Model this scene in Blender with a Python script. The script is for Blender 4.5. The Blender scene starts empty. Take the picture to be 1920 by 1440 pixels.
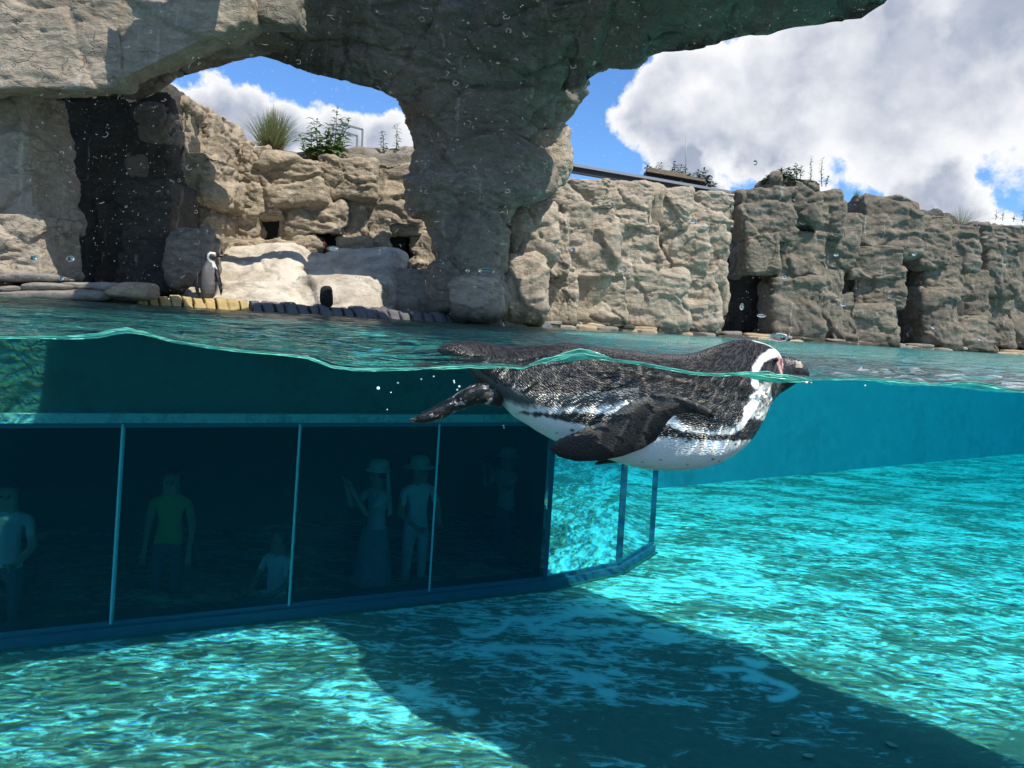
import bpy, bmesh, math, random
import numpy as np
from mathutils import Vector, Matrix

random.seed(7)
RNG = np.random.default_rng(7)
C = bpy.context.scene.collection
SC = bpy.context.scene

# ---------------------------------------------------------------- camera, light, exposure
F = 1371.0            # focal length in photo pixels (1920 wide)
EYE = 0.07            # eye height over the water (water level is z = 0)
HORIZON = 601.0
ROLL = math.atan(0.0625)
CR, SR = math.cos(ROLL), math.sin(ROLL)

cam_data = bpy.data.cameras.new('camera')
cam = bpy.data.objects.new('camera', cam_data)
C.objects.link(cam)
cam_data.sensor_width = 36.0
cam_data.lens = 36.0 * F / 1920.0
cam_data.shift_y = -(720.0 - HORIZON) / 1920.0
cam_data.clip_start = 0.02
cam_data.clip_end = 3000.0
cam.matrix_world = Matrix(((CR, -SR, 0, 0), (0, 0, -1, 0), (SR, CR, 0, EYE), (0, 0, 0, 1)))
SC.camera = cam

SUN_ELEV = math.radians(57.0)
TRAVEL = Vector((-0.70 * math.cos(SUN_ELEV), 0.714 * math.cos(SUN_ELEV), -math.sin(SUN_ELEV))).normalized()
sun_data = bpy.data.lights.new('sun', 'SUN')
sun_data.energy = 4.6
sun_data.angle = math.radians(0.3)
sun_data.color = (1.0, 0.945, 0.86)
sun = bpy.data.objects.new('sun', sun_data)
sun.rotation_euler = TRAVEL.to_track_quat('-Z', 'Y').to_euler()
C.objects.link(sun)

SC.view_settings.view_transform = 'Standard'
SC.view_settings.look = 'None'
SC.view_settings.exposure = 0.35
SC.view_settings.gamma = 1.0
SC.view_settings.use_curve_mapping = False
SC.render.engine = 'CYCLES'
SC.cycles.use_denoising = True
SC.cycles.max_bounces = 8
SC.cycles.diffuse_bounces = 3
SC.cycles.glossy_bounces = 4
SC.cycles.transmission_bounces = 6
SC.cycles.transparent_max_bounces = 24
SC.cycles.volume_bounces = 1
SC.cycles.sample_clamp_indirect = 6.0


# ---------------------------------------------------------------- small helpers
def P(px, py, Y):
    """The point at distance Y that the photo shows at pixel (px, py) of 1920x1440."""
    u, v = px - 960.0, py - HORIZON
    return ((u * CR + v * SR) / F * Y, Y, EYE - (-u * SR + v * CR) / F * Y)


def G(px, py, z):
    u, v = px - 960.0, py - HORIZON
    Y = (EYE - z) * F / (-u * SR + v * CR)
    return ((u * CR + v * SR) / F * Y, Y, z)


def XZ(px, py, Y):
    return np.array(P(px, py, Y))


class NT:
    """Tiny node-tree writer."""
    def __init__(self, tree):
        self.t = tree
        tree.nodes.clear()

    def n(self, kind, **kw):
        nd = self.t.nodes.new(kind)
        ins = kw.pop('ins', {})
        for k, v in kw.items():
            setattr(nd, k, v)
        for k, v in ins.items():
            sock = nd.inputs[k]
            if isinstance(v, bpy.types.NodeSocket):
                self.t.links.new(v, sock)
            else:
                sock.default_value = v
        return nd

    def math(self, op, a, b=None, c=None, clamp=False):
        nd = self.t.nodes.new('ShaderNodeMath')
        nd.operation = op
        nd.use_clamp = clamp
        for i, v in enumerate((a, b, c)):
            if v is None:
                continue
            if isinstance(v, bpy.types.NodeSocket):
                self.t.links.new(v, nd.inputs[i])
            else:
                nd.inputs[i].default_value = v
        return nd.outputs[0]

    def vmath(self, op, a, b=None):
        nd = self.t.nodes.new('ShaderNodeVectorMath')
        nd.operation = op
        for i, v in enumerate((a, b)):
            if v is None:
                continue
            if isinstance(v, bpy.types.NodeSocket):
                self.t.links.new(v, nd.inputs[i])
            else:
                nd.inputs[i].default_value = v
        return nd.outputs[1] if op in ('DISTANCE', 'LENGTH', 'DOT_PRODUCT') else nd.outputs[0]

    def mix(self, fac, a, b, blend='MIX'):
        nd = self.t.nodes.new('ShaderNodeMix')
        nd.data_type = 'RGBA'
        nd.blend_type = blend
        for k, v in ((0, fac), (6, a), (7, b)):
            if isinstance(v, bpy.types.NodeSocket):
                self.t.links.new(v, nd.inputs[k])
            else:
                nd.inputs[k].default_value = v if k == 0 else (*v[:3], 1.0)
        return nd.outputs[2]

    def ramp(self, fac, stops, interp='LINEAR'):
        nd = self.t.nodes.new('ShaderNodeValToRGB')
        cr = nd.color_ramp
        cr.interpolation = interp
        while len(cr.elements) < len(stops):
            cr.elements.new(0.5)
        for e, (p, c) in zip(cr.elements, stops):
            e.position = p
            e.color = (*c, 1.0) if not isinstance(c, (int, float)) else (c, c, c, 1.0)
        self.t.links.new(fac, nd.inputs[0])
        return nd.outputs[0]

    def noise(self, vec, scale, detail=4.0, rough=0.55, dist=0.0):
        nd = self.n('ShaderNodeTexNoise', ins={'Scale': scale, 'Detail': detail, 'Roughness': rough, 'Distortion': dist})
        if vec is not None:
            self.t.links.new(vec, nd.inputs['Vector'])
        return nd.outputs[0]

    def smooth(self, x, lo, hi, a=0.0, b=1.0):
        nd = self.n('ShaderNodeMapRange', interpolation_type='SMOOTHSTEP')
        for k, v in (('Value', x), ('From Min', lo), ('From Max', hi), ('To Min', a), ('To Max', b)):
            if isinstance(v, bpy.types.NodeSocket):
                self.t.links.new(v, nd.inputs[k])
            else:
                nd.inputs[k].default_value = v
        return nd.outputs[0]

    def link(self, a, b):
        self.t.links.new(a, b)


def material(name):
    m = bpy.data.materials.new(name)
    m.use_nodes = True
    nt = NT(m.node_tree)
    out = nt.n('ShaderNodeOutputMaterial')
    return m, nt, out


def simple(name, col, rough=0.7, metal=0.0, var=0.25, scale=9.0, bump=0.0, spec=0.4):
    m, nt, out = material(name)
    geo = nt.n('ShaderNodeNewGeometry')
    f = nt.noise(geo.outputs['Position'], scale, 5)
    lo = tuple(c * (1 - var) for c in col)
    hi = tuple(min(1, c * (1 + var)) for c in col)
    c = nt.mix(f, lo, hi)
    b = nt.n('ShaderNodeBsdfPrincipled', ins={'Base Color': c, 'Roughness': rough, 'Metallic': metal, 'Specular IOR Level': spec})
    if bump:
        bp = nt.n('ShaderNodeBump', ins={'Strength': bump, 'Distance': 0.02, 'Height': nt.noise(geo.outputs['Position'], scale * 4, 6)})
        nt.link(bp.outputs[0], b.inputs['Normal'])
    nt.link(b.outputs[0], out.inputs['Surface'])
    return m


def mesh_obj(name, verts, faces, mat=None, parent=None, smooth=True):
    me = bpy.data.meshes.new(name)
    v = np.asarray(verts, dtype=np.float32)
    if isinstance(faces, np.ndarray) and faces.ndim == 2:
        k = faces.shape[1]
        me.vertices.add(len(v))
        me.vertices.foreach_set('co', v.ravel())
        me.loops.add(faces.size)
        me.loops.foreach_set('vertex_index', faces.astype(np.int32).ravel())
        me.polygons.add(len(faces))
        me.polygons.foreach_set('loop_start', np.arange(0, faces.size, k, dtype=np.int32))
        me.polygons.foreach_set('loop_total', np.full(len(faces), k, dtype=np.int32))
        me.update(calc_edges=True)
        me.validate()
    else:
        me.from_pydata([tuple(map(float, p)) for p in v], [], [tuple(int(i) for i in f) for f in faces])
        me.update()
    if smooth:
        me.polygons.foreach_set('use_smooth', np.ones(len(me.polygons), dtype=bool))
    o = bpy.data.objects.new(name, me)
    C.objects.link(o)
    if mat:
        me.materials.append(mat)
    if parent is not None:
        o.parent = parent
        o.matrix_parent_inverse = parent.matrix_basis.inverted()
    return o


def tag(o, label=None, cat=None, group=None, kind=None):
    for k, v in (('label', label), ('category', cat), ('group', group), ('kind', kind)):
        if v:
            o[k] = v
    return o


def empty(name, loc, label, cat, group=None):
    o = bpy.data.objects.new(name, None)
    o.location = loc
    o.empty_display_size = 0.1
    C.objects.link(o)
    tag(o, label, cat, group)
    return o


# ---------------------------------------------------------------- numpy noise
def _hash(ix, iy, iz, seed):
    h = (ix.astype(np.int64) * 374761393 + iy.astype(np.int64) * 668265263 + iz.astype(np.int64) * 1440662683 + seed * 974634163) & 0xFFFFFFFF
    h = ((h ^ (h >> 13)) * 1274126177) & 0xFFFFFFFF
    h = ((h ^ (h >> 16)) * 2246822519) & 0xFFFFFFFF
    return ((h ^ (h >> 15)) & 0xFFFFFF) / float(0xFFFFFF)


def vnoise(p, seed=0):
    i = np.floor(p).astype(np.int64)
    f = p - i
    f = f * f * (3 - 2 * f)
    r = 0.0
    for dx in (0, 1):
        wx = f[:, 0] if dx else 1 - f[:, 0]
        for dy in (0, 1):
            wy = f[:, 1] if dy else 1 - f[:, 1]
            for dz in (0, 1):
                wz = f[:, 2] if dz else 1 - f[:, 2]
                r = r + wx * wy * wz * _hash(i[:, 0] + dx, i[:, 1] + dy, i[:, 2] + dz, seed)
    return r


def fbm(p, seed=0, octs=4):
    a, s, t = 1.0, 0.0, 0.0
    for k in range(octs):
        s = s + a * vnoise(p * 2.03 ** k + 17.3 * k, seed + k)
        t += a
        a *= 0.5
    return s / t


def worley(p, seed=0):
    """Distances to the two nearest feature points and a random value of each."""
    i = np.floor(p).astype(np.int64)
    f1 = np.full(len(p), 9.0)
    f2 = np.full(len(p), 9.0)
    a1 = np.zeros(len(p))
    a2 = np.zeros(len(p))
    for dx in (-1, 0, 1):
        for dy in (-1, 0, 1):
            for dz in (-1, 0, 1):
                c = i + np.array((dx, dy, dz))
                h = [_hash(c[:, 0], c[:, 1], c[:, 2], seed + s) for s in (1, 2, 3)]
                d = np.sqrt(((p - c - np.stack(h, axis=1)) ** 2).sum(1))
                one, two = d < f1, (d >= f1) & (d < f2)
                f2 = np.where(one, f1, np.where(two, d, f2))
                a2 = np.where(one, a1, np.where(two, h[0], a2))
                f1 = np.where(one, d, f1)
                a1 = np.where(one, h[0], a1)
    return f1, f2, a1, a2


def vert_normals(v, faces):
    a, b, c, d = v[faces[:, 0]], v[faces[:, 1]], v[faces[:, 2]], v[faces[:, 3]]
    n = np.cross(c - a, d - b)
    out = np.zeros_like(v)
    for k in range(4):
        np.add.at(out, faces[:, k], n)
    return out / np.maximum(np.linalg.norm(out, axis=1, keepdims=True), 1e-9)


def rock_disp(v, faces, amp=1.0, seed=0, crack=1.0, size=1.0):
    """Weathered-stone relief: lumps, broken steps, bedding, cracks and grit, along the normals."""
    n = vert_normals(v, faces)
    p = v / size
    warp = np.stack([fbm(p * 1.3 + 5, seed + 40, 3), fbm(p * 1.3 + 9, seed + 41, 3), fbm(p * 1.3 + 13, seed + 42, 3)], 1) - 0.5
    d = 0.09 * (fbm(p * 1.2, seed, 3) - 0.5) * 2
    for sc, am, k in ((0.95, 0.15, 11), (2.3, 0.055, 17)):
        f1, f2, a1, a2 = worley((p + 0.55 * warp) * np.array((sc, sc, sc * 1.5)), seed + k)
        e = np.clip((f2 - f1) / 0.085, 0, 1)
        d += am * (a1 * (0.5 + 0.5 * e) + a2 * (0.5 - 0.5 * e) - 0.5)
        d -= crack * am * 0.42 * np.exp(-(f2 - f1) / 0.03)
    bed = fbm((p + 0.5 * warp) * np.array((1.6, 1.6, 7.0)), seed + 7, 4)
    d += 0.055 * (bed - 0.5) * 2
    d -= crack * 0.022 * np.exp(-np.abs(bed - 0.52) / 0.012)
    d += 0.02 * (fbm(p * np.array((9, 9, 15.0)), seed + 31, 3) - 0.5) * 2
    return v + n * (d * amp * size)[:, None]


_TPL = {}


def cube_template(n):
    if n in _TPL:
        return _TPL[n]
    g = np.linspace(-1, 1, n + 1)
    pts, quads, base = [], [], 0
    U, V = np.meshgrid(g, g, indexing='ij')
    for ax in range(3):
        for s in (-1, 1):
            W = np.full_like(U, s)
            arr = [None, None, None]
            arr[ax] = W
            arr[(ax + 1) % 3] = U
            arr[(ax + 2) % 3] = V
            pts.append(np.stack([a.ravel() for a in arr], 1))
            idx = np.arange((n + 1) ** 2).reshape(n + 1, n + 1) + base
            q = np.stack([idx[:-1, :-1], idx[1:, :-1], idx[1:, 1:], idx[:-1, 1:]], -1).reshape(-1, 4)
            quads.append(q if s > 0 else q[:, ::-1])
            base += (n + 1) ** 2
    p = np.concatenate(pts)
    q = np.concatenate(quads)
    key = np.round(p * 1000).astype(np.int64)
    _, first, inv = np.unique(key, axis=0, return_index=True, return_inverse=True)
    inv = np.asarray(inv).ravel()
    _TPL[n] = (p[first], inv[q])
    return _TPL[n]


def hexa_rock(corners, n=22, roundness=7.0, amp=1.0, seed=0, crack=1.0, size=1.0):
    """A rounded boulder inside eight corners, ordered (x-,y-,z-),(x+,..),... binary zyx."""
    p, q = cube_template(n)
    e = roundness
    # pull the cube's corners in: a superellipsoid
    r = (np.abs(p) ** e).sum(1) ** (1 / e)
    m = np.abs(p).max(1)
    s = p * (m / np.maximum(r, 1e-9))[:, None]
    t = (s + 1) / 2
    v = np.zeros_like(p)
    for k in range(8):
        w = (t[:, 0] if k & 1 else 1 - t[:, 0]) * (t[:, 1] if k & 2 else 1 - t[:, 1]) * (t[:, 2] if k & 4 else 1 - t[:, 2])
        v += w[:, None] * np.asarray(corners[k])[None, :]
    return rock_disp(v, q, amp, seed, crack, size), q


def px_block(x0, y0, x1, y1, Y, depth, lean=0.0, jit=0.06, seed=0):
    """Corners of a boulder whose front shows the pixel rectangle at distance Y; the top front edge leans back by LEAN."""
    r = np.random.default_rng(seed + 1000)
    tl, tr, bl, br = (XZ(x0, y0, Y + lean), XZ(x1, y0, Y + lean), XZ(x0, y1, Y), XZ(x1, y1, Y))
    w = abs(br[0] - bl[0])
    back = np.array((0, depth, 0))
    cs = [bl, br, bl + back, br + back, tl, tr, tl + back * 0.9, tr + back * 0.9]
    return [c + (r.random(3) - 0.5) * 2 * jit * min(w, abs(tl[2] - bl[2]) + 0.1) for c in cs]


def rock_piece(parent, name, rect, Y, depth, mat, seed, lean=0.0, n=22, amp=1.0, rnd=7.0, jit=0.06, crack=1.0, size=None):
    cs = px_block(*rect, Y, depth, lean, jit, seed)
    if size is None:
        size = float(np.clip(0.45 * (np.linalg.norm(cs[1] - cs[0]) + np.linalg.norm(cs[4] - cs[0])), 0.25, 1.0))
    v, q = hexa_rock(cs, n, rnd, amp, seed, crack, size)
    if parent is None:
        c = v.mean(0)
        c[2] = v[:, 2].min()
        o = mesh_obj(name, v - c, q, mat)
        o.location = c
        return o
    return mesh_obj(name, v, q, mat, parent)


def box_mesh(lo, hi):
    x0, y0, z0 = lo
    x1, y1, z1 = hi
    v = [(x0, y0, z0), (x1, y0, z0), (x1, y1, z0), (x0, y1, z0), (x0, y0, z1), (x1, y0, z1), (x1, y1, z1), (x0, y1, z1)]
    f = [(0, 3, 2, 1), (4, 5, 6, 7), (0, 1, 5, 4), (1, 2, 6, 5), (2, 3, 7, 6), (3, 0, 4, 7)]
    return v, f


def bar_mesh(a, b, w, d, up=(0, 0, 1)):
    """A rectangular bar from a to b."""
    a, b = Vector(a), Vector(b)
    t = (b - a).normalized()
    up = Vector(up)
    if abs(t.dot(up)) > 0.95:
        up = Vector((0, 1, 0))
    s = t.cross(up).normalized()
    u = s.cross(t).normalized()
    v = []
    for e in (a, b):
        for i, j in ((-1, -1), (1, -1), (1, 1), (-1, 1)):
            v.append(e + s * (i * w / 2) + u * (j * d / 2))
    f = [(3, 2, 1, 0), (4, 5, 6, 7), (0, 1, 5, 4), (1, 2, 6, 5), (2, 3, 7, 6), (3, 0, 4, 7)]
    return v, f


def tube_mesh(pts, radii, sides=8):
    pts = [Vector(p) for p in pts]
    v, f = [], []
    for i, p in enumerate(pts):
        t = (pts[min(i + 1, len(pts) - 1)] - pts[max(i - 1, 0)]).normalized()
        s = t.cross(Vector((0.13, 0.2, 0.97)))
        if s.length < 1e-3:
            s = t.cross(Vector((1, 0, 0)))
        s.normalize()
        u = s.cross(t)
        r = radii[i] if hasattr(radii, '__len__') else radii
        for k in range(sides):
            a = 2 * math.pi * k / sides
            v.append(p + s * (r * math.cos(a)) + u * (r * math.sin(a)))
    for i in range(len(pts) - 1):
        for k in range(sides):
            k2 = (k + 1) % sides
            f.append((i * sides + k, i * sides + k2, (i + 1) * sides + k2, (i + 1) * sides + k))
    f.append(tuple(range(sides))[::-1])
    f.append(tuple((len(pts) - 1) * sides + k for k in range(sides)))
    return v, f


def join(parts):
    v, f = [], []
    for pv, pf in parts:
        b = len(v)
        v.extend([tuple(p) for p in pv])
        f.extend([tuple(i + b for i in q) for q in pf])
    return v, f


def ip(x, xs, ys):
    return float(np.interp(x, xs, ys))


# ---------------------------------------------------------------- sky
def build_world():
    w = bpy.data.worlds.new('World')
    SC.world = w
    w.use_nodes = True
    nt = NT(w.node_tree)
    out = nt.n('ShaderNodeOutputWorld')
    bg = nt.n('ShaderNodeBackground', ins={'Strength': 0.12})
    sky = nt.n('ShaderNodeTexSky', sky_type='NISHITA')
    sky.sun_disc = False
    sky.sun_elevation = SUN_ELEV
    sky.sun_rotation = math.radians(135.6)
    sky.air_density = 1.0
    sky.dust_density = 0.35
    sky.ozone_density = 2.6
    tc = nt.n('ShaderNodeTexCoord')
    d = nt.vmath('NORMALIZE', tc.outputs['Generated'])

    def dirv(px, py):
        v = Vector(P(px, py, 1.0)) - Vector((0, 0, EYE))
        return v.normalized()
    # cumulus: soft ellipsoids on the sphere of directions, torn by noise
    blobs = []
    for px, py, r in ((400, 235, 105), (330, 225, 90), (470, 232, 90), (560, 258, 95), (640, 262, 90), (720, 270, 88), (250, 250, 100), (830, 300, 80),
                      (1500, 190, 175), (1330, 215, 150), (1265, 185, 115), (1650, 110, 160), (1650, 225, 125), (1810, 165, 125), (1900, 50, 150),
                      (1420, 290, 80), (1290, 330, 70), (1960, 120, 100), (1570, 90, 135), (1450, 110, 105), (1650, 20, 90),
                      (1790, 370, 75), (1720, 385, 50), (1340, 150, 130),
                      (-200, 150, 260), (2300, 100, 330), (2150, 380, 90), (500, -500, 300), (1500, -700, 380)):
        blobs.append((dirv(px, py), r / F))
    rnd = random.Random(4)
    for _ in range(16):
        a = rnd.uniform(0, 2 * math.pi)
        e = rnd.uniform(0.12, 1.0)
        v = Vector((math.cos(a) * math.cos(e), math.sin(a) * math.cos(e), math.sin(e)))
        if v.y > 0.45:
            continue
        blobs.append((v, rnd.uniform(0.10, 0.26)))
    n1 = nt.noise(d, 7.0, 9.0, 0.60)
    n2 = nt.noise(nt.vmath('ADD', d, (3.1, 1.7, 0.4)), 16.0, 8.0, 0.62)
    wn = nt.n('ShaderNodeTexNoise', ins={'Vector': d, 'Scale': 6.0, 'Detail': 7.0, 'Roughness': 0.6}).outputs['Color']
    dw = nt.vmath('ADD', d, nt.vmath('MULTIPLY', nt.vmath('SUBTRACT', wn, (0.5, 0.5, 0.5)), (0.15, 0.15, 0.15)))
    acc = None
    for c, r in blobs:
        x = nt.vmath('DISTANCE', dw, tuple(c))
        g = nt.math('SUBTRACT', 1.0, nt.math('DIVIDE', x, r))
        acc = g if acc is None else nt.math('SMOOTH_MAX', acc, g, 0.18)
    dens = nt.math('ADD', acc, nt.math('MULTIPLY', nt.math('SUBTRACT', n1, 0.5), 1.25))
    dens = nt.math('ADD', dens, nt.math('MULTIPLY', nt.math('SUBTRACT', n2, 0.5), 0.5))
    cover = nt.smooth(dens, 0.06, 0.22)
    # thick parts are grey below, rims are white; self-shade from a copy of the noise offset towards the sun
    up = nt.noise(nt.vmath('ADD', d, (0.035, -0.03, 0.06)), 7.0, 6.5, 0.54)
    lo_ = nt.noise(d, 7.0, 6.5, 0.54)
    lit = nt.math('SUBTRACT', lo_, up)
    lit = nt.math('ADD', nt.math('MULTIPLY', lit, 3.0), 0.45)
    thick = nt.smooth(nt.math('ADD', acc, nt.math('MULTIPLY', nt.math('SUBTRACT', lo_, 0.5), 1.9)), 0.12, 0.75)
    big = nt.noise(nt.vmath('ADD', d, (0.7, 0.2, 2.0)), 4.5, 4.0, 0.55)
    shade = nt.math('MULTIPLY', thick, nt.math('ADD', nt.math('SUBTRACT', 1.35, lit), nt.math('MULTIPLY', nt.math('SUBTRACT', big, 0.5), 1.6)), clamp=True)
    fluff = nt.noise(nt.vmath('ADD', d, (1.2, 4.0, 0.3)), 10.0, 6.0, 0.55)
    shade = nt.math('MULTIPLY', shade, nt.math('ADD', 0.58, nt.math('MULTIPLY', nt.smooth(fluff, 0.3, 0.7), 0.36)))
    col = nt.mix(shade, (6.6, 6.65, 6.8), (2.2, 2.6, 3.5))
    blue = nt.mix(1.0, sky.outputs[0], (0.62, 0.92, 1.28), 'MULTIPLY')
    final = nt.mix(cover, blue, col)
    nt.link(final, bg.inputs['Color'])
    nt.link(bg.outputs[0], out.inputs['Surface'])


build_world()


# ---------------------------------------------------------------- materials
def rock_material(name, a, b, c, moss=0.0, white=0.0, bump=0.7, damp=0.0, band=True):
    m, nt, out = material(name)
    geo = nt.n('ShaderNodeNewGeometry')
    pos = geo.outputs['Position']
    st = nt.n('ShaderNodeMapping', ins={'Vector': pos, 'Scale': (1.0, 1.0, 2.6)}).outputs[0]
    n1 = nt.noise(pos, 1.3, 6, 0.6, 0.3)
    n2 = nt.noise(st, 5.0, 8, 0.62, 0.6)
    n3 = nt.noise(pos, 26.0, 6, 0.65)
    base = nt.ramp(n1, ((0.28, a), (0.5, b), (0.72, c)))
    base = nt.mix(nt.smooth(n2, 0.35, 0.68), tuple(x * 0.72 for x in b), base)
    base = nt.mix(nt.math('MULTIPLY', nt.smooth(n3, 0.38, 0.62), 0.35), base, tuple(x * 0.55 for x in a))
    # hairline cracks and dark weather stains
    vo = nt.n('ShaderNodeTexVoronoi', feature='DISTANCE_TO_EDGE', ins={'Vector': nt.vmath('ADD', st, nt.n('ShaderNodeTexNoise', ins={'Vector': pos, 'Scale': 3.0, 'Detail': 4.0}).outputs['Color']), 'Scale': 2.2}).outputs['Distance']
    cr = nt.smooth(vo, 0.0, 0.03, 1.0, 0.0)
    crm = nt.math('MULTIPLY', cr, nt.smooth(nt.noise(pos, 2.0, 3), 0.45, 0.6))
    base = nt.mix(nt.math('MULTIPLY', crm, 0.35), base, (0.05, 0.042, 0.035))
    stn = nt.n('ShaderNodeMapping', ins={'Vector': pos, 'Scale': (3.0, 3.0, 0.5)}).outputs[0]
    stain = nt.smooth(nt.noise(stn, 1.6, 6, 0.6), 0.55, 0.75)
    base = nt.mix(nt.math('MULTIPLY', stain, 0.6), base, (0.10, 0.088, 0.075))
    blot = nt.smooth(nt.noise(pos, 0.8, 5, 0.6), 0.5, 0.7)
    base = nt.mix(nt.math('MULTIPLY', blot, 0.35), base, tuple(x * 0.5 for x in a))
    zz = nt.n('ShaderNodeSeparateXYZ', ins={0: pos}).outputs[2]
    wet = nt.smooth(nt.math('SUBTRACT', zz, nt.math('MULTIPLY', n2, 0.35)), -0.10, 0.12, 0.8, 0.0)
    if band and not white:
        base = nt.mix(wet, base, (0.045, 0.045, 0.03))
    strk = nt.n('ShaderNodeMapping', ins={'Vector': pos, 'Scale': (5.0, 5.0, 0.35)}).outputs[0]
    pale = nt.smooth(nt.noise(strk, 1.3, 5, 0.65), 0.60, 0.72)
    base = nt.mix(nt.math('MULTIPLY', pale, 0.42), base, (0.62, 0.58, 0.5))
    if white:
        wmask = nt.smooth(nt.math('ADD', nt.noise(pos, 2.2, 5, 0.6), nt.math('MULTIPLY', n2, 0.4)), 0.56, 0.86)
        base = nt.mix(nt.math('MULTIPLY', nt.math('SUBTRACT', 1.0, wmask), white), base, (0.66, 0.60, 0.50))
    if moss:
        mm = nt.smooth(nt.noise(pos, 1.7, 5, 0.6), 0.42, 0.64)
        base = nt.mix(nt.math('MULTIPLY', mm, moss), base, (0.035, 0.055, 0.03))
    if damp:
        base = nt.mix(damp, base, (0.05, 0.052, 0.045))
    h = nt.math('ADD', nt.math('MULTIPLY', n2, 0.6), nt.math('MULTIPLY', nt.noise(pos, 14.0, 9, 0.7), 0.5))
    h = nt.math('SUBTRACT', h, nt.math('MULTIPLY', crm, 0.25))
    bp = nt.n('ShaderNodeBump', ins={'Strength': bump, 'Distance': 0.07, 'Height': h})
    bs = nt.n('ShaderNodeBsdfPrincipled', ins={'Base Color': base, 'Roughness': 0.88, 'Specular IOR Level': 0.25, 'Normal': bp.outputs[0]})
    nt.link(bs.outputs[0], out.inputs['Surface'])
    return m


M = {}
M['rock'] = rock_material('sandstone', (0.33, 0.265, 0.185), (0.46, 0.38, 0.275), (0.53, 0.455, 0.345))
M['rock_warm'] = rock_material('warm_sandstone', (0.34, 0.275, 0.20), (0.465, 0.39, 0.295), (0.54, 0.465, 0.365))
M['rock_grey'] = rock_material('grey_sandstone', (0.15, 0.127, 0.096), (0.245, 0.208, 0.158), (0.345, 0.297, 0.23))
M['rock_white'] = rock_material('whitened_sandstone', (0.36, 0.30, 0.22), (0.5, 0.43, 0.33), (0.6, 0.54, 0.44), white=0.75, bump=0.5)
M['rock_dark'] = rock_material('shade_darkened_stone', (0.20, 0.18, 0.145), (0.31, 0.278, 0.225), (0.42, 0.375, 0.31), moss=0.10)  # arch shade partly put into the darker base colour, with some moss
M['rock_recess'] = rock_material('black_shaded_stone', (0.06, 0.056, 0.048), (0.105, 0.098, 0.082), (0.17, 0.157, 0.13))  # shade of the deep recesses put into the near-black stone colour
M['rock_pillar'] = rock_material('shaded_pillar_stone', (0.20, 0.17, 0.132), (0.30, 0.257, 0.20), (0.39, 0.338, 0.267), moss=0.06)  # shade on the pillar also put into the darker base colour
M['hole'] = simple('hole_shade_and_post_black', (0.012, 0.011, 0.010), 0.95)  # inner shade of the nest holes put into black; the post shares it
M['red_brick'] = simple('red_brown_wood', (0.14, 0.035, 0.025), 0.8)
M['stone_tan'] = rock_material('tan_flagstone', (0.33, 0.24, 0.15), (0.46, 0.35, 0.23), (0.52, 0.43, 0.30), bump=0.4, band=False)
M['stone_grey'] = rock_material('grey_flagstone', (0.17, 0.155, 0.13), (0.29, 0.26, 0.22), (0.40, 0.365, 0.31), bump=0.4, band=False)
M['stone_dark'] = rock_material('dark_wet_flagstone', (0.04, 0.038, 0.03), (0.085, 0.078, 0.065), (0.16, 0.14, 0.11), bump=0.4, band=False)
M['kerb_grey'] = simple('grey_kerb_stone', (0.12, 0.115, 0.12), 0.8, bump=0.5)
M['kerb_moss'] = simple('mossy_yellow_kerb_stone', (0.40, 0.29, 0.12), 0.85, var=0.5, scale=7, bump=0.5)
M['bank'] = rock_material('gravel_ground', (0.2, 0.17, 0.13), (0.3, 0.26, 0.2), (0.38, 0.33, 0.26))
M['metal'] = simple('grey_zinc', (0.30, 0.31, 0.33), 0.5, 0.5, 0.1)
M['metal_dark'] = simple('dark_flashing', (0.035, 0.037, 0.042), 0.7)
M['leaf'] = simple('green_leaf', (0.09, 0.17, 0.04), 0.6, var=0.45, scale=30)
M['leaf_dark'] = simple('dark_green_leaf', (0.035, 0.075, 0.022), 0.6, var=0.4, scale=30)
M['leaf_yellow'] = simple('yellow_green_blade', (0.27, 0.26, 0.05), 0.6, var=0.4, scale=20)
M['grass_blade'] = simple('grey_green_blade', (0.19, 0.22, 0.09), 0.6, var=0.4, scale=20)
M['stem'] = simple('brown_stem', (0.10, 0.08, 0.04), 0.8)
M['thatch'] = simple('weathered_timber', (0.22, 0.175, 0.115), 0.9, bump=0.6)
for k in ('leaf', 'leaf_dark', 'leaf_yellow', 'grass_blade'):
    t = M[k].node_tree
    pb = next(n for n in t.nodes if n.type == 'BSDF_PRINCIPLED')
    outn = next(n for n in t.nodes if n.type == 'OUTPUT_MATERIAL')
    tr = t.nodes.new('ShaderNodeBsdfTranslucent')
    src = pb.inputs['Base Color'].links[0].from_socket
    t.links.new(src, tr.inputs[0])
    mx = t.nodes.new('ShaderNodeMixShader')
    mx.inputs[0].default_value = 0.4
    t.links.new(pb.outputs[0], mx.inputs[1])
    t.links.new(tr.outputs[0], mx.inputs[2])
    t.links.new(mx.outputs[0], outn.inputs['Surface'])


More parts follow.
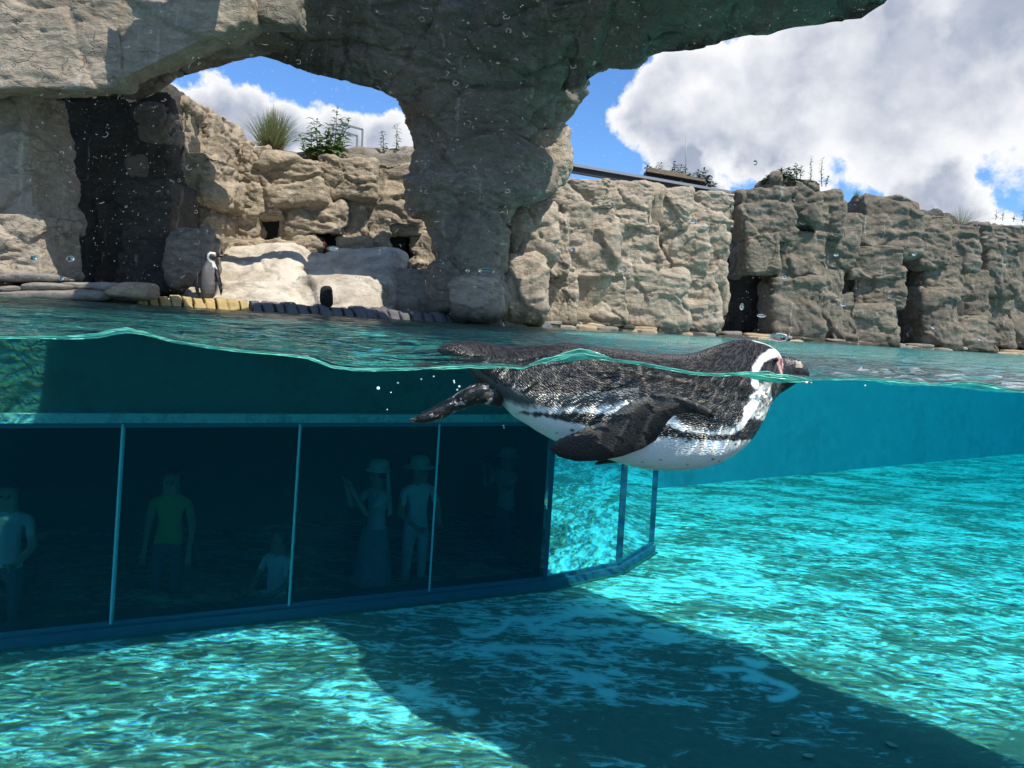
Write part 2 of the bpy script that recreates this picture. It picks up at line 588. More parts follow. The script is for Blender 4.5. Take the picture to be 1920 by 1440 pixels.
def water_material():
    m, nt, out = material('rippled_water_surface')
    geo = nt.n('ShaderNodeNewGeometry')
    pos = geo.outputs['Position']
    # sunlight ripples painted into the transparency as a pattern, each colour a little apart
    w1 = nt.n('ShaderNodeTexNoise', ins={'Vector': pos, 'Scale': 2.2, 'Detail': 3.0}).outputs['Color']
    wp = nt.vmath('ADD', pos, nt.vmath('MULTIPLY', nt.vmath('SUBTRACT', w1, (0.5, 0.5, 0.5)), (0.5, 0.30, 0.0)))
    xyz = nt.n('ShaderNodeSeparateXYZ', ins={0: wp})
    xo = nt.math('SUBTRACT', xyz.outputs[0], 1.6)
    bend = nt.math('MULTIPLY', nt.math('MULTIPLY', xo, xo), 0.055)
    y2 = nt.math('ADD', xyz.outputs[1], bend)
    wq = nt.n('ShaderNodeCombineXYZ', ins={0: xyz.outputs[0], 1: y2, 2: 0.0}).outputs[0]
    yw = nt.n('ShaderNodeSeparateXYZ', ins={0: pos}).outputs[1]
    away = nt.smooth(yw, 1.5, 3.2)                      # the painted ripple light fades along the glass
    caustic_gain = nt.math('MULTIPLY', nt.math('ADD', 0.30, nt.math('MULTIPLY', away, 0.70)), nt.smooth(yw, 9.5, 13.5, 1.0, 0.15))
    rest = nt.math('MULTIPLY', nt.math('SUBTRACT', 1.0, caustic_gain), nt.math('ADD', 1.2, nt.math('MULTIPLY', away, 0.9)))
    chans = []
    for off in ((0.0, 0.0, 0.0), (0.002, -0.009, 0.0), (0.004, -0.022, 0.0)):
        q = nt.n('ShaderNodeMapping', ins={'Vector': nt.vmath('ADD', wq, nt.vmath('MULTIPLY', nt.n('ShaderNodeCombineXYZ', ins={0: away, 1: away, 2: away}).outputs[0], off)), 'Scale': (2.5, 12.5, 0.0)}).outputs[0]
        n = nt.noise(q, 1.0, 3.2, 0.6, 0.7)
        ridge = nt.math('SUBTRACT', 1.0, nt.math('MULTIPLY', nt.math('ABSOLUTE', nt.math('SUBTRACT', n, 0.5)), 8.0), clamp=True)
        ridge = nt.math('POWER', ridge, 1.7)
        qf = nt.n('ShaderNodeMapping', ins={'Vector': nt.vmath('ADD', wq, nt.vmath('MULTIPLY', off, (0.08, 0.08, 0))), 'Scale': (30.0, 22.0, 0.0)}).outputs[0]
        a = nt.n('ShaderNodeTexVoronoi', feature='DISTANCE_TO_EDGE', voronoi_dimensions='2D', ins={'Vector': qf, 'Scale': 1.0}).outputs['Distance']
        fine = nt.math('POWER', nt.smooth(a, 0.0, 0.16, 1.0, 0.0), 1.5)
        v = nt.math('ADD', nt.math('MULTIPLY', nt.math('MULTIPLY', ridge, 8.0), caustic_gain), nt.math('MULTIPLY', fine, nt.math('SUBTRACT', 6.0, nt.math('MULTIPLY', away, 4.6))))
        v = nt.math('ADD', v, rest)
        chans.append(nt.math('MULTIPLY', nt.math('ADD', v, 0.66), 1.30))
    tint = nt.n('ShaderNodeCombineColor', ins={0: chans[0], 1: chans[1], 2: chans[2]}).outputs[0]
    tint = nt.mix(geo.outputs['Backfacing'], (1, 1, 1), tint)     # the painted pattern acts only on light coming down into the pool
    # fine wind ripples
    s1 = nt.n('ShaderNodeMapping', ins={'Vector': pos, 'Scale': (0.55, 1.3, 1.0)}).outputs[0]
    h = nt.math('ADD', nt.noise(s1, 9.0, 3, 0.5, 0.6), nt.math('MULTIPLY', nt.noise(s1, 34.0, 3, 0.55), 0.25))
    rough_ = nt.smooth(nt.n('ShaderNodeSeparateXYZ', ins={0: pos}).outputs[0], -0.2, 1.0, 1.7, 0.38)   # choppier in the penguin's wake
    bp = nt.n('ShaderNodeBump', ins={'Strength': rough_, 'Distance': 0.05, 'Height': h})
    fr = nt.n('ShaderNodeFresnel', ins={'IOR': 1.33, 'Normal': bp.outputs[0]})
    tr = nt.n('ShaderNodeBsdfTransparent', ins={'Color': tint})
    rf = nt.n('ShaderNodeBsdfRefraction', ins={'Color': (0.8, 1, 0.93, 1), 'Roughness': 0.02, 'IOR': 1.33, 'Normal': bp.outputs[0]})
    thru = nt.n('ShaderNodeMixShader', ins={0: 0.72, 1: tr.outputs[0], 2: rf.outputs[0]})
    gl = nt.n('ShaderNodeBsdfGlossy', ins={'Color': (1, 1, 1, 1), 'Roughness': 0.03, 'Normal': bp.outputs[0]})
    mx = nt.n('ShaderNodeMixShader', ins={0: fr.outputs[0], 1: thru.outputs[0], 2: gl.outputs[0]})
    nt.link(mx.outputs[0], out.inputs['Surface'])
    return m


def volume_material():
    m, nt, out = material('blue_green_water_body')
    ab = nt.n('ShaderNodeVolumeAbsorption', ins={'Color': (0.0, 0.81, 0.86, 1), 'Density': 0.21})
    sc = nt.n('ShaderNodeVolumeScatter', ins={'Color': (0.05, 0.52, 0.86, 1), 'Density': 0.0062, 'Anisotropy': 0.3})
    ad = nt.n('ShaderNodeAddShader', ins={0: ab.outputs[0], 1: sc.outputs[0]})
    nt.link(ad.outputs[0], out.inputs['Volume'])
    return m


def floor_material():
    m, nt, out = material('painted_floor_with_algae')
    geo = nt.n('ShaderNodeNewGeometry')
    pos = geo.outputs['Position']
    at = nt.n('ShaderNodeAttribute', attribute_name='clean')
    st = nt.n('ShaderNodeMapping', ins={'Vector': pos, 'Scale': (0.6, 1.4, 1.0), 'Rotation': (0, 0, -0.35)}).outputs[0]
    n1 = nt.noise(st, 1.5, 6, 0.6, 0.5)
    n2 = nt.noise(st, 6.5, 6, 0.68, 1.4)
    n3 = nt.noise(pos, 45.0, 4, 0.6)
    a = nt.math('ADD', nt.math('MULTIPLY', n1, 0.85), nt.math('MULTIPLY', n2, 1.15))
    a = nt.math('SUBTRACT', a, 0.25)
    gx = nt.n('ShaderNodeSeparateXYZ', ins={0: pos}).outputs[0]
    a = nt.math('ADD', a, nt.math('MULTIPLY', nt.smooth(gx, 0.0, 1.8, 0.0, 0.12), nt.smooth(nt.math('ADD', nt.n('ShaderNodeSeparateXYZ', ins={0: pos}).outputs[1], nt.math('MULTIPLY', n1, 1.2)), 5.2, 7.6, 1.0, 0.0)))  # thicker algae here also puts the shadow band into the floor colour
    nearness = nt.n('ShaderNodeSeparateXYZ', ins={0: pos}).outputs[1]
    a = nt.math('ADD', a, nt.smooth(nearness, 5.0, 9.0, 0.07, -0.02))     # the algae grow thicker by the viewing window
    alg = nt.smooth(a, 0.60, 0.84)
    alg = nt.math('MULTIPLY', alg, nt.math('SUBTRACT', 1.0, at.outputs['Fac']))
    paint = nt.mix(n3, (0.26, 0.44, 0.43), (0.37, 0.55, 0.53))
    algc = nt.mix(nt.noise(pos, 12.0, 6, 0.7), (0.035, 0.042, 0.026), (0.13, 0.125, 0.085))
    col = nt.mix(nt.math('MULTIPLY', alg, 0.93), paint, algc)
    bp = nt.n('ShaderNodeBump', ins={'Strength': 0.5, 'Distance': 0.02, 'Height': n2})
    b = nt.n('ShaderNodeBsdfPrincipled', ins={'Base Color': col, 'Roughness': 0.9, 'Specular IOR Level': 0.1, 'Normal': bp.outputs[0]})
    nt.link(b.outputs[0], out.inputs['Surface'])
    return m


def wall_material(name, a, b, scale=1.2, alg=0.4, algc=(0.03, 0.045, 0.025)):
    m, nt, out = material(name)
    geo = nt.n('ShaderNodeNewGeometry')
    pos = geo.outputs['Position']
    n1 = nt.noise(pos, scale, 7, 0.62, 0.4)
    n2 = nt.noise(pos, scale * 5, 7, 0.65)
    c = nt.mix(n1, a, b)
    c = nt.mix(nt.math('MULTIPLY', nt.smooth(nt.math('ADD', n1, nt.math('MULTIPLY', n2, 0.6)), 0.72, 1.0), alg), c, algc)
    bp = nt.n('ShaderNodeBump', ins={'Strength': 0.6, 'Distance': 0.03, 'Height': n2})
    bs = nt.n('ShaderNodeBsdfPrincipled', ins={'Base Color': c, 'Roughness': 0.85, 'Specular IOR Level': 0.15, 'Normal': bp.outputs[0]})
    nt.link(bs.outputs[0], out.inputs['Surface'])
    return m


def glass_material(name, tint, refl, refl_col=(0.8, 0.95, 1.0)):
    m, nt, out = material(name)
    tr = nt.n('ShaderNodeBsdfTransparent', ins={'Color': (*tint, 1)})
    gl = nt.n('ShaderNodeBsdfGlossy', ins={'Color': (*refl_col, 1), 'Roughness': 0.02})
    mx = nt.n('ShaderNodeMixShader', ins={0: refl, 1: tr.outputs[0], 2: gl.outputs[0]})
    nt.link(mx.outputs[0], out.inputs['Surface'])
    return m


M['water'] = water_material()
M['volume'] = volume_material()
M['floor'] = floor_material()
M['far_wall'] = wall_material('blue_painted_wall', (0.04, 0.13, 0.18), (0.15, 0.30, 0.36), 0.8, 0.6, (0.05, 0.13, 0.16))
M['gallery_wall'] = wall_material('algae_covered_wall', (0.018, 0.042, 0.034), (0.05, 0.105, 0.085), 1.6, 0.8)
M['gallery_lit'] = wall_material('lit_ledge_with_algae', (0.10, 0.20, 0.20), (0.22, 0.36, 0.35), 4.0, 0.5)  # light on the ledge put into its paler colour, over algae
M['frame'] = simple('dark_blue_frame', (0.03, 0.06, 0.10), 0.5)
M['mullion'] = simple('pale_silicone_joint', (0.26, 0.40, 0.43), 0.5)
M['room'] = simple('dark_room_wall', (0.035, 0.035, 0.04), 0.9)
M['pane_dark'] = glass_material('gallery_glass', (0.36, 0.44, 0.46), 0.009)
M['pane_mirror'] = glass_material('gallery_glass_seen_aslant', (0.5, 0.6, 0.62), 0.85)

# ---------------------------------------------------------------- pool plan
PANE_Y = 1.13
SHORE_PX = (-700, -300, 0, 255, 480, 700, 850, 1000, 1060, 1200, 1400, 1600, 1920, 2400, 3000)
SHORE_Y = (5.4, 6.2, 7.0, 7.5, 8.0, 8.7, 9.2, 10.0, 12.2, 14.0, 15.8, 17.9, 22.4, 33.0, 40.0)


def shoreY(px):
    return ip(px, SHORE_PX, SHORE_Y)


def shore(px, z=0.0):
    Y = shoreY(px)
    x = P(px, 600, Y)[0]
    return np.array((x, Y, z))


WB = [(-420, 1234), (0, 1190), (210, 1168), (543, 1134), (805, 1107), (1022, 1084), (1160, 1055), (1222, 1018)]
WALL = [np.array(G(px, py, -2.88)) for px, py in WB]          # window bottoms: the plan of the gallery front
ft0, ft1 = np.array(G(1240, 915, -3.0)), np.array(G(1920, 850, -3.0))
fdir = (ft1 - ft0) / np.linalg.norm(ft1 - ft0)
FAR0, FAR1 = ft0 - fdir * 3.0, ft1 + fdir * 9.0

# the floor: one fine sheet, brushed clean in swirls
xs = np.unique(np.concatenate([np.arange(-14, -2, 0.25), np.arange(-2, 4.5, 0.03), np.arange(4.5, 34, 0.25)]))
ys = np.unique(np.concatenate([np.arange(0.6, 5, 0.2), np.arange(5, 9.6, 0.03), np.arange(9.6, 36, 0.25)]))
GX, GY = np.meshgrid(xs, ys, indexing='xy')
gv = np.stack([GX.ravel(), GY.ravel(), np.full(GX.size, -3.0)], 1)
gi = np.arange(GX.size).reshape(GX.shape)
gq = np.stack([gi[:-1, :-1], gi[:-1, 1:], gi[1:, 1:], gi[1:, :-1]], -1).reshape(-1, 4)
clean = np.zeros(len(gv))
wob = np.stack([fbm(gv * np.array((3, 3, 0)) + 3, 70, 3), fbm(gv * np.array((3, 3, 0)) + 9, 71, 3)], 1) - 0.5


def brush(pts, width, soft=0.5):
    q = np.array([G(x, y, -3.0)[:2] for x, y in pts])
    p = gv[:, :2] + wob * 0.14
    best = np.full(len(p), 9.0)
    for a, b in zip(q[:-1], q[1:]):
        ab = b - a
        t = np.clip(((p - a) @ ab) / (ab @ ab + 1e-9), 0, 1)
        best = np.minimum(best, np.linalg.norm(p - (a + t[:, None] * ab), axis=1))
    ragged = fbm(gv * np.array((6.5, 9.0, 0)) + 31, 75, 3)
    np.maximum(clean, np.clip((width * ((0.35 + 1.3 * ragged) if width > 0.09 else (0.7 + 0.6 * ragged)) - best) / (width * soft), 0, 1) * np.clip(((0.66 if width > 0.09 else 9) - fbm(gv * np.array((5, 11.0, 0)) + 47, 76, 2)) / 0.06, 0, 1), out=clean)


brush([(868, 1183), (890, 1191), (915, 1193), (940, 1180), (955, 1165), (975, 1159), (995, 1166), (1003, 1186), (1022, 1176), (1040, 1160), (1075, 1150), (1100, 1158)], 0.06)
brush([(1090, 1148), (1150, 1150), (1210, 1170), (1270, 1200)], 0.16)
brush([(1120, 1182), (1170, 1180), (1230, 1200), (1280, 1212)], 0.10)
brush([(905, 1213), (990, 1212), (1060, 1222), (1100, 1230)], 0.05)
brush([(1050, 1178), (1100, 1186), (1068, 1190)], 0.05)
brush([(1365, 1262), (1392, 1268), (1420, 1272)], 0.15)
brush([(1340, 1255), (1400, 1258), (1470, 1285), (1498, 1300), (1455, 1312)], 0.06)
brush([(1115, 1108), (1140, 1118), (1160, 1112), (1145, 1104), (1190, 1110)], 0.10)
brush([(1300, 1205), (1360, 1230), (1420, 1245)], 0.12)
brush([(1050, 1255), (1120, 1275), (1150, 1300)], 0.10)
brush([(770, 1290), (800, 1320), (860, 1330)], 0.12)
floor = mesh_obj('pool_floor', gv, gq, M['floor'], smooth=False)
at = floor.data.attributes.new('clean', 'FLOAT', 'POINT')
at.data.foreach_set('value', clean.astype(np.float32))
tag(floor, 'blue painted pool floor patched with dark algae', kind='structure')

# far blue wall of the pool (with its left return behind the gallery)
fv = [(*FAR0[:2], -3.1), (*FAR1[:2], -3.1), (*FAR1[:2], -0.02), (*FAR0[:2], -0.02)]
back = np.array((-fdir[1], fdir[0], 0)) * 0.4
fv += [tuple(np.array(p) + back) for p in fv]
mesh_obj('pool_wall', fv, [(0, 1, 2, 3), (5, 4, 7, 6), (3, 2, 6, 7), (0, 4, 5, 1), (0, 3, 7, 4), (1, 5, 6, 2)], M['far_wall'], smooth=False)
tag(bpy.data.objects['pool_wall'], 'turquoise painted back wall of the pool', kind='structure')

# bank: the ground round the far side of the pool, one sheet to the horizon
bp_ = [shore(px, 0.035) + np.array((0, 0.12, 0)) for px in np.linspace(-700, 3000, 60)]
bv = [tuple(p) for p in bp_] + [(p[0] * 1.6, p[1] + 8, 0.035) for p in bp_] + [(p[0] * 60, p[1] * 60, 0.03) for p in bp_]
nb = len(bp_)
bf = [(r * nb + i, r * nb + i + 1, (r + 1) * nb + i + 1, (r + 1) * nb + i) for r in (0, 1) for i in range(nb - 1)]
bv += [(p[0], p[1], -0.25) for p in bp_]
bf += [(3 * nb + i, 3 * nb + i + 1, i + 1, i) for i in range(nb - 1)]
tag(mesh_obj('bank', bv, bf, M['bank'], smooth=False), 'gravelly ground around the pool', kind='structure')


# ---------------------------------------------------------------- the water: surface, body, edge at the glass
LINE = ((-500, 625), (-200, 630), (0, 633), (60, 632), (120, 633), (180, 628), (215, 620), (237, 617), (265, 623), (320, 640), (390, 650), (450, 658), (520, 664), (575, 671), (620, 687),
        (660, 692), (700, 693), (780, 692), (850, 688), (920, 688), (980, 691), (1010, 680), (1050, 668), (1085, 660), (1115, 664), (1150, 675), (1200, 681), (1260, 692), (1300, 700),
        (1350, 703), (1400, 700), (1450, 704), (1500, 714), (1550, 712), (1600, 711), (1650, 712), (1700, 717), (1750, 721), (1800, 718), (1830, 717), (1860, 723), (1890, 730), (1920, 733), (2100, 742), (2500, 760))
LX = [P(x, y, PANE_Y)[0] for x, y in LINE]
LZ = [P(x, y, PANE_Y)[2] for x, y in LINE]
_m = np.mean(LZ[2:-2])


def edge_z(x):
    return np.interp(x, LX, LZ, left=0, right=0)


def wave(x, y):
    p = np.stack([x, y, np.zeros_like(x)], 1)
    near = np.exp(-(y - PANE_Y) / 0.16)
    a = 1 / (1 + 0.12 * y)
    nf_ = 1 + 1.2 * np.exp(-(y - PANE_Y) / 1.2)
    z = 0.010 * a * (fbm(p * np.array((2.6, 4.5, 1)), 90, 2) - 0.5) * 2
    z += 0.0085 * nf_ * a * (fbm(p * np.array((7, 13, 1)) + 3, 93, 3) - 0.5) * 2
    z += 0.0035 * nf_ * a * (fbm(p * np.array((22, 40, 1)) + 7, 97, 2) - 0.5) * 2 * np.exp(-(y - PANE_Y) / 3)
    return z * (1 - near) + edge_z(x) * near


NR, NC = 330, 420
yy = PANE_Y * (42.0 / PANE_Y) ** np.linspace(0, 1, NR)
tt = np.linspace(-1, 1, NC)
WX = (tt[None, :] * (1.15 * yy[:, None] + 0.4))
WY = np.repeat(yy[:, None], NC, 1)
wz = wave(WX.ravel(), WY.ravel())
wv = np.stack([WX.ravel(), WY.ravel(), wz], 1)
wi = np.arange(WX.size).reshape(WX.shape)
wq = np.stack([wi[:-1, :-1], wi[:-1, 1:], wi[1:, 1:], wi[1:, :-1]], -1).reshape(-1, 4)
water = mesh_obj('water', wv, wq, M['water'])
tag(water, 'rippled turquoise water surface of the pool', kind='structure')

# the lip that the water raises where it meets the glass
m, nt, out = material('turquoise_water_lip')
geo = nt.n('ShaderNodeNewGeometry')
nn = nt.noise(nt.n('ShaderNodeMapping', ins={'Vector': geo.outputs['Position'], 'Scale': (30, 30, 700)}).outputs[0], 1.0, 3, 0.6, 0.6)
cc = nt.ramp(nn, ((0.30, (0.0, 0.06, 0.07)), (0.44, (0.08, 0.58, 0.46)), (0.6, (0.40, 0.92, 0.74))))
lb = nt.n('ShaderNodeBsdfPrincipled', ins={'Base Color': cc, 'Roughness': 0.1, 'Specular IOR Level': 0.5, 'Transmission Weight': 0.0})
lt = nt.n('ShaderNodeBsdfTranslucent', ins={'Color': cc})
lm = nt.n('ShaderNodeMixShader', ins={0: 0.4, 1: lb.outputs[0], 2: lt.outputs[0]})
nt.link(lm.outputs[0], out.inputs['Surface'])
M['lip'] = m
lx = np.linspace(-0.95, 0.95, 900)
lz = edge_z(lx)
lpx = lx / PANE_Y * F + 960
thick = 0.0008 + 0.0042 * fbm(np.stack([lx * 9, lx * 0, lx * 0], 1), 55, 3) + 0.012 * np.exp(-((lpx - 1085) / 45) ** 2) + 0.010 * np.exp(-((lpx - 1450) / 45) ** 2) + 0.004 * np.exp(-((lpx - 230) / 60) ** 2)
lv, prof = [], ((0.0, 0.25), (0.0, -0.15), (0.0012, -0.6), (0.004, -1.0), (0.008, -0.9), (0.016, -0.2), (0.012, 0.05))
for dy, dz in prof:
    wob_ = (fbm(np.stack([lx * 25, lx * 0 + dy * 900, lx * 0], 1), 58, 3) - 0.5) * 0.35
    lv.append(np.stack([lx, np.full_like(lx, PANE_Y + 0.0005 + dy), lz + thick * (dz + wob_) + 0.001], 1))
lv = np.concatenate(lv)
li = np.arange(len(lv)).reshape(len(prof), -1)
lq = np.stack([li[:-1, :-1], li[:-1, 1:], li[1:, 1:], li[1:, :-1]], -1).reshape(-1, 4)
mesh_obj('water_lip', lv, lq, M['lip'], water)
rs0 = np.random.default_rng(12)
strands = []
for c0, half, n_, up_ in ((1060, 95, 9, 9), (1450, 80, 8, 8), (230, 130, 5, 4), (640, 90, 4, 4), (850, 100, 5, 4), (1770, 90, 4, 4)):
    for k in range(n_):
        cx0 = c0 + rs0.normal(0, half * 0.45)
        ln = rs0.uniform(25, half)
        q_ = np.linspace(cx0 - ln / 2, cx0 + ln / 2, 24)
        xx = (q_ - 960) / F * PANE_Y
        off = rs0.uniform(-0.9, 1.0) * up_ * 0.8 / F * PANE_Y
        zz_ = edge_z(xx) + off * np.sin(np.linspace(0.3, 2.9, 24)) + (fbm(np.stack([xx * 60, xx * 0 + k, xx * 0 + c0], 1), 44, 2) - 0.5) * 0.004
        rad = np.sin(np.linspace(0.05, 3.09, 24)) * rs0.uniform(0.0005, 0.0013) + 0.0001
        strands.append(tube_mesh([(a_, PANE_Y - 0.0012, b_) for a_, b_ in zip(xx, zz_)], list(rad), 6))
mesh_obj('ripple_strands', *join(strands), M['lip'], water)['kind'] = 'stuff'

# the body of the water: colour and haze below the surface
plan = [(-14.0, PANE_Y + 0.02), (30.0, PANE_Y + 0.02), tuple(FAR1[:2] - 0.05), tuple(FAR0[:2] - 0.05)]
wl = [tuple(p[:2]) for p in WALL]
gx = wl[-1]
plan += [(gx[0] - 0.2, FAR0[1] - 0.4), (gx[0] + 0.02, gx[1] + 0.0)] + [(p[0] - 0.012, p[1] - 0.012) for p in wl[::-1][1:]] + [(-14.0, wl[0][1] - 1.0)]
np_ = len(plan)
vv = [(x, y, -3.05) for x, y in plan] + [(x, y, -0.03) for x, y in plan]
bm = bmesh.new()
bvs = [bm.verts.new(p) for p in vv]
bm.faces.new(bvs[:np_][::-1])
bm.faces.new(bvs[np_:])
for i in range(np_):
    j = (i + 1) % np_
    bm.faces.new((bvs[i], bvs[j], bvs[np_ + j], bvs[np_ + i]))
bmesh.ops.triangulate(bm, faces=[f for f in bm.faces if len(f.verts) > 4])
bmesh.ops.recalc_face_normals(bm, faces=bm.faces)
me = bpy.data.meshes.new('murky_water')
bm.to_mesh(me)
bm.free()
me.materials.append(M['volume'])
o = bpy.data.objects.new('murky_water', me)
C.objects.link(o)
tag(o, 'blue green haze of the deep water', kind='stuff')

# ---------------------------------------------------------------- underwater viewing gallery
gal = empty('underwater_gallery', tuple(WALL[2] * 0.5 + WALL[3] * 0.5 + np.array((0, 0, -0.12))), 'sunken glass fronted viewing gallery with dark windows below the rocks', 'viewing gallery')
TOP = -1.06


def wall_strip(name, pts, z0, z1, out_, mat, back_=0.25):
    """A strip along the gallery front, standing OUT_ proud of the glass line."""
    v, f = [], []
    for i, p in enumerate(pts):
        a = pts[max(i - 1, 0)]
        b = pts[min(i + 1, len(pts) - 1)]
        t = (b - a)[:2] / np.linalg.norm((b - a)[:2])
        n = np.array((t[1], -t[0]))
        fr, bk = p[:2] + n * out_, p[:2] - n * back_
        v += [(*fr, z0), (*fr, z1), (*bk, z1), (*bk, z0)]
    for i in range(len(pts) - 1):
        for k in range(4):
            f.append((i * 4 + k, (i + 1) * 4 + k, (i + 1) * 4 + (k + 1) % 4, i * 4 + (k + 1) % 4))
    f += [(0, 1, 2, 3), tuple((len(pts) - 1) * 4 + k for k in (3, 2, 1, 0))]
    return mesh_obj(name, v, f, mat, gal, smooth=False)


front = WALL
wall_strip('upper_wall', front, TOP + 0.07, -0.06, -0.03, M['gallery_wall'], 0.6)
wall_strip('ledge', front, TOP - 0.005, TOP + 0.075, 0.05, M['gallery_lit'])
wall_strip('top_frame', front, TOP - 0.05, TOP - 0.008, 0.02, M['frame'], 0.06)
wall_strip('bottom_frame', front, -2.90, -2.86, 0.015, M['frame'], 0.06)
wall_strip('sill', front, -2.99, -2.903, 0.06, M['frame'], 0.30)
wall_strip('base_wall', front, -3.04, -2.985, 0.10, M['gallery_wall'], 0.30)
for i in range(len(front) - 1):
    a, b = front[i], front[i + 1]
    slant = i >= 5
    v = [(*a[:2], -2.87), (*b[:2], -2.87), (*b[:2], TOP - 0.03), (*a[:2], TOP - 0.03)]
    mesh_obj('pane', v, [(0, 1, 2, 3)], M['pane_mirror'] if slant else M['pane_dark'], gal, smooth=False)
for i, p in enumerate(front[2:], 2):
    dark = i >= 5
    w = 0.075 if i == 6 else (0.05 if dark else 0.018)
    d_ = np.array((0, -0.01))
    q = p[:2] + d_
    topx = q + np.array((0.02, 0))
    v, f = bar_mesh((*q, -2.88), (*q, TOP - 0.02), w, 0.05)
    mesh_obj('mullion', v, f, M['frame'] if dark else M['mullion'], gal, smooth=False)
# room behind the dark panes
rb = [np.array((p[0] - (5.0 if i == 0 else 0.3), p[1] + 3.4, 0)) for i, p in enumerate(front[:6])]
fl = [tuple((*p[:2], -3.36)) for p in front[:6]] + [tuple((*p[:2], -3.36)) for p in rb]
n6 = 6
mesh_obj('room_floor', fl, [(i, i + 1, n6 + i + 1, n6 + i) for i in range(5)], M['room'], gal, smooth=False)
ce = [(p[0], p[1], TOP + 0.02) for p in (list(front[:6]) + rb)]
mesh_obj('room_ceiling', ce, [(i, n6 + i, n6 + i + 1, i + 1) for i in range(5)], M['room'], gal, smooth=False)
bk = [(*p[:2], -3.36) for p in rb] + [(*p[:2], TOP + 0.02) for p in rb]
mesh_obj('room_wall', bk, [(i, i + 1, n6 + i + 1, n6 + i) for i in range(5)] , M['room'], gal, smooth=False)
sd = [(*front[5][:2], -3.36), (*rb[5][:2], -3.36), (*rb[5][:2], TOP + 0.02), (*front[5][:2], TOP + 0.02)]
sd = [(x - 0.06, y + 0.03, z) for x, y, z in sd]
mesh_obj('room_wall', sd, [(0, 1, 2, 3)], M['room'], gal, smooth=False)
sd = [(*front[0][:2], -3.36), (*rb[0][:2], -3.36), (*rb[0][:2], TOP + 0.02), (*front[0][:2], TOP + 0.02)]
mesh_obj('room_wall', sd, [(0, 1, 2, 3)], M['room'], gal, smooth=False)
# roof slab of the gallery, just under the surface
rs = [(p[0], p[1] + 0.02, -0.07) for p in front] + [(p[0] - 0.2, p[1] + 4.5, -0.07) for p in front]
nf = len(front)
mesh_obj('roof_slab', rs, [(i, i + 1, nf + i + 1, nf + i) for i in range(nf - 1)], M['gallery_wall'], gal, smooth=False)


# ---------------------------------------------------------------- rocks
def formation(name, label, cat, base):
    return empty(name, base, label, cat)


seed = [100]


def pieces(parent, rows, Yf, mat, depth=0.9, name='rock_block', **kw):
    for r in rows:
        rect = r[:4]
        opt = r[4] if len(r) > 4 else {}
        seed[0] += 1
        cx = (rect[0] + rect[2]) / 2
        Y = (Yf(cx) if callable(Yf) else Yf) + opt.get('dy', 0.0)
        rock_piece(parent, name, rect, Y, opt.get('depth', depth), opt.get('mat', mat), seed[0], lean=opt.get('lean', kw.get('lean', 0.0)),
                   n=opt.get('n', kw.get('n', 24)), amp=opt.get('amp', kw.get('amp', 1.1)), rnd=opt.get('rnd', kw.get('rnd', 12.0)))


# (a) right-hand cliff, sunlit part
cliff = formation('rock_cliff', 'long sunlit beige cliff of cracked blocks to the right of the pillar', 'rock cliff', tuple(shore(1200, 0.03) + np.array((0, 0.6, 0))))
cy = lambda px: shoreY(px) + 0.35
pieces(cliff, [
    (1030, 326, 1150, 395, {'dy': 0.25}), (1135, 338, 1228, 425, {'dy': 0.3}), (1215, 350, 1300, 432, {'dy': 0.3}), (1285, 356, 1380, 428, {'dy': 0.35}),
    (1040, 370, 1160, 520, {'dy': 0.1}), (1140, 415, 1245, 525, {'dy': 0.2}), (1232, 425, 1330, 530, {'dy': 0.25}), (1310, 415, 1364, 530, {'dy': 0.3}),
    (1010, 400, 1070, 520, {'dy': 0.1}), (1020, 500, 1085, 616), (1070, 510, 1180, 622, {'dy': 0.0}), (1168, 505, 1290, 628), (1270, 505, 1350, 636, {'dy': 0.1}),
], cy, M['rock_warm'], depth=1.3, n=44)
# backing so that no gap shows through
pieces(cliff, [(990, 345, 1130, 626, {'dy': 0.9, 'n': 24}), (1110, 350, 1250, 628, {'dy': 0.9, 'n': 24}), (1230, 365, 1365, 634, {'dy': 0.95, 'n': 24})], cy, M['rock'], name='rock_core')

# (b) cliff columns further right
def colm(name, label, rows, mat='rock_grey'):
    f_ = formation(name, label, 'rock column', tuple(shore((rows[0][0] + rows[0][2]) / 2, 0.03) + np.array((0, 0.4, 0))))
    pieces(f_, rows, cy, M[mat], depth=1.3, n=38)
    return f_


colm('rock_column', 'tall grey rock column with weeds on top beside the dark cave', [
    (1392, 350, 1500, 452, {'dy': 0.2}), (1440, 332, 1545, 430, {'dy': 0.0}), (1500, 348, 1592, 450, {'dy': 0.1}), (1398, 436, 1462, 512, {'dy': 0.35}), (1456, 425, 1560, 545, {'dy': -0.1}), (1540, 400, 1612, 510, {'dy': 0.15}),
    (1450, 520, 1545, 648, {'dy': 0.0}), (1530, 500, 1580, 640, {'dy': 0.5}), (1560, 545, 1610, 648, {'dy': 0.2}), (1590, 572, 1688, 650, {'dy': -0.3})])
colm('rock_column', 'broad flat topped rock column between two dark recesses', [
    (1608, 366, 1732, 478, {'dy': 0.0}), (1590, 455, 1704, 522, {'dy': 0.1}), (1600, 500, 1702, 580, {'dy': 0.25}), (1612, 560, 1690, 650, {'dy': 0.5})])
colm('rock_column', 'low stepped rock column right of the second dark recess', [
    (1722, 400, 1790, 500, {'dy': 0.2}), (1735, 470, 1812, 560, {'dy': 0.25}), (1728, 540, 1800, 655, {'dy': 0.1}), (1772, 418, 1846, 510, {'dy': 0.1}), (1800, 500, 1860, 620, {'dy': 0.4}),
    (1748, 588, 1878, 662, {'dy': -0.3})])
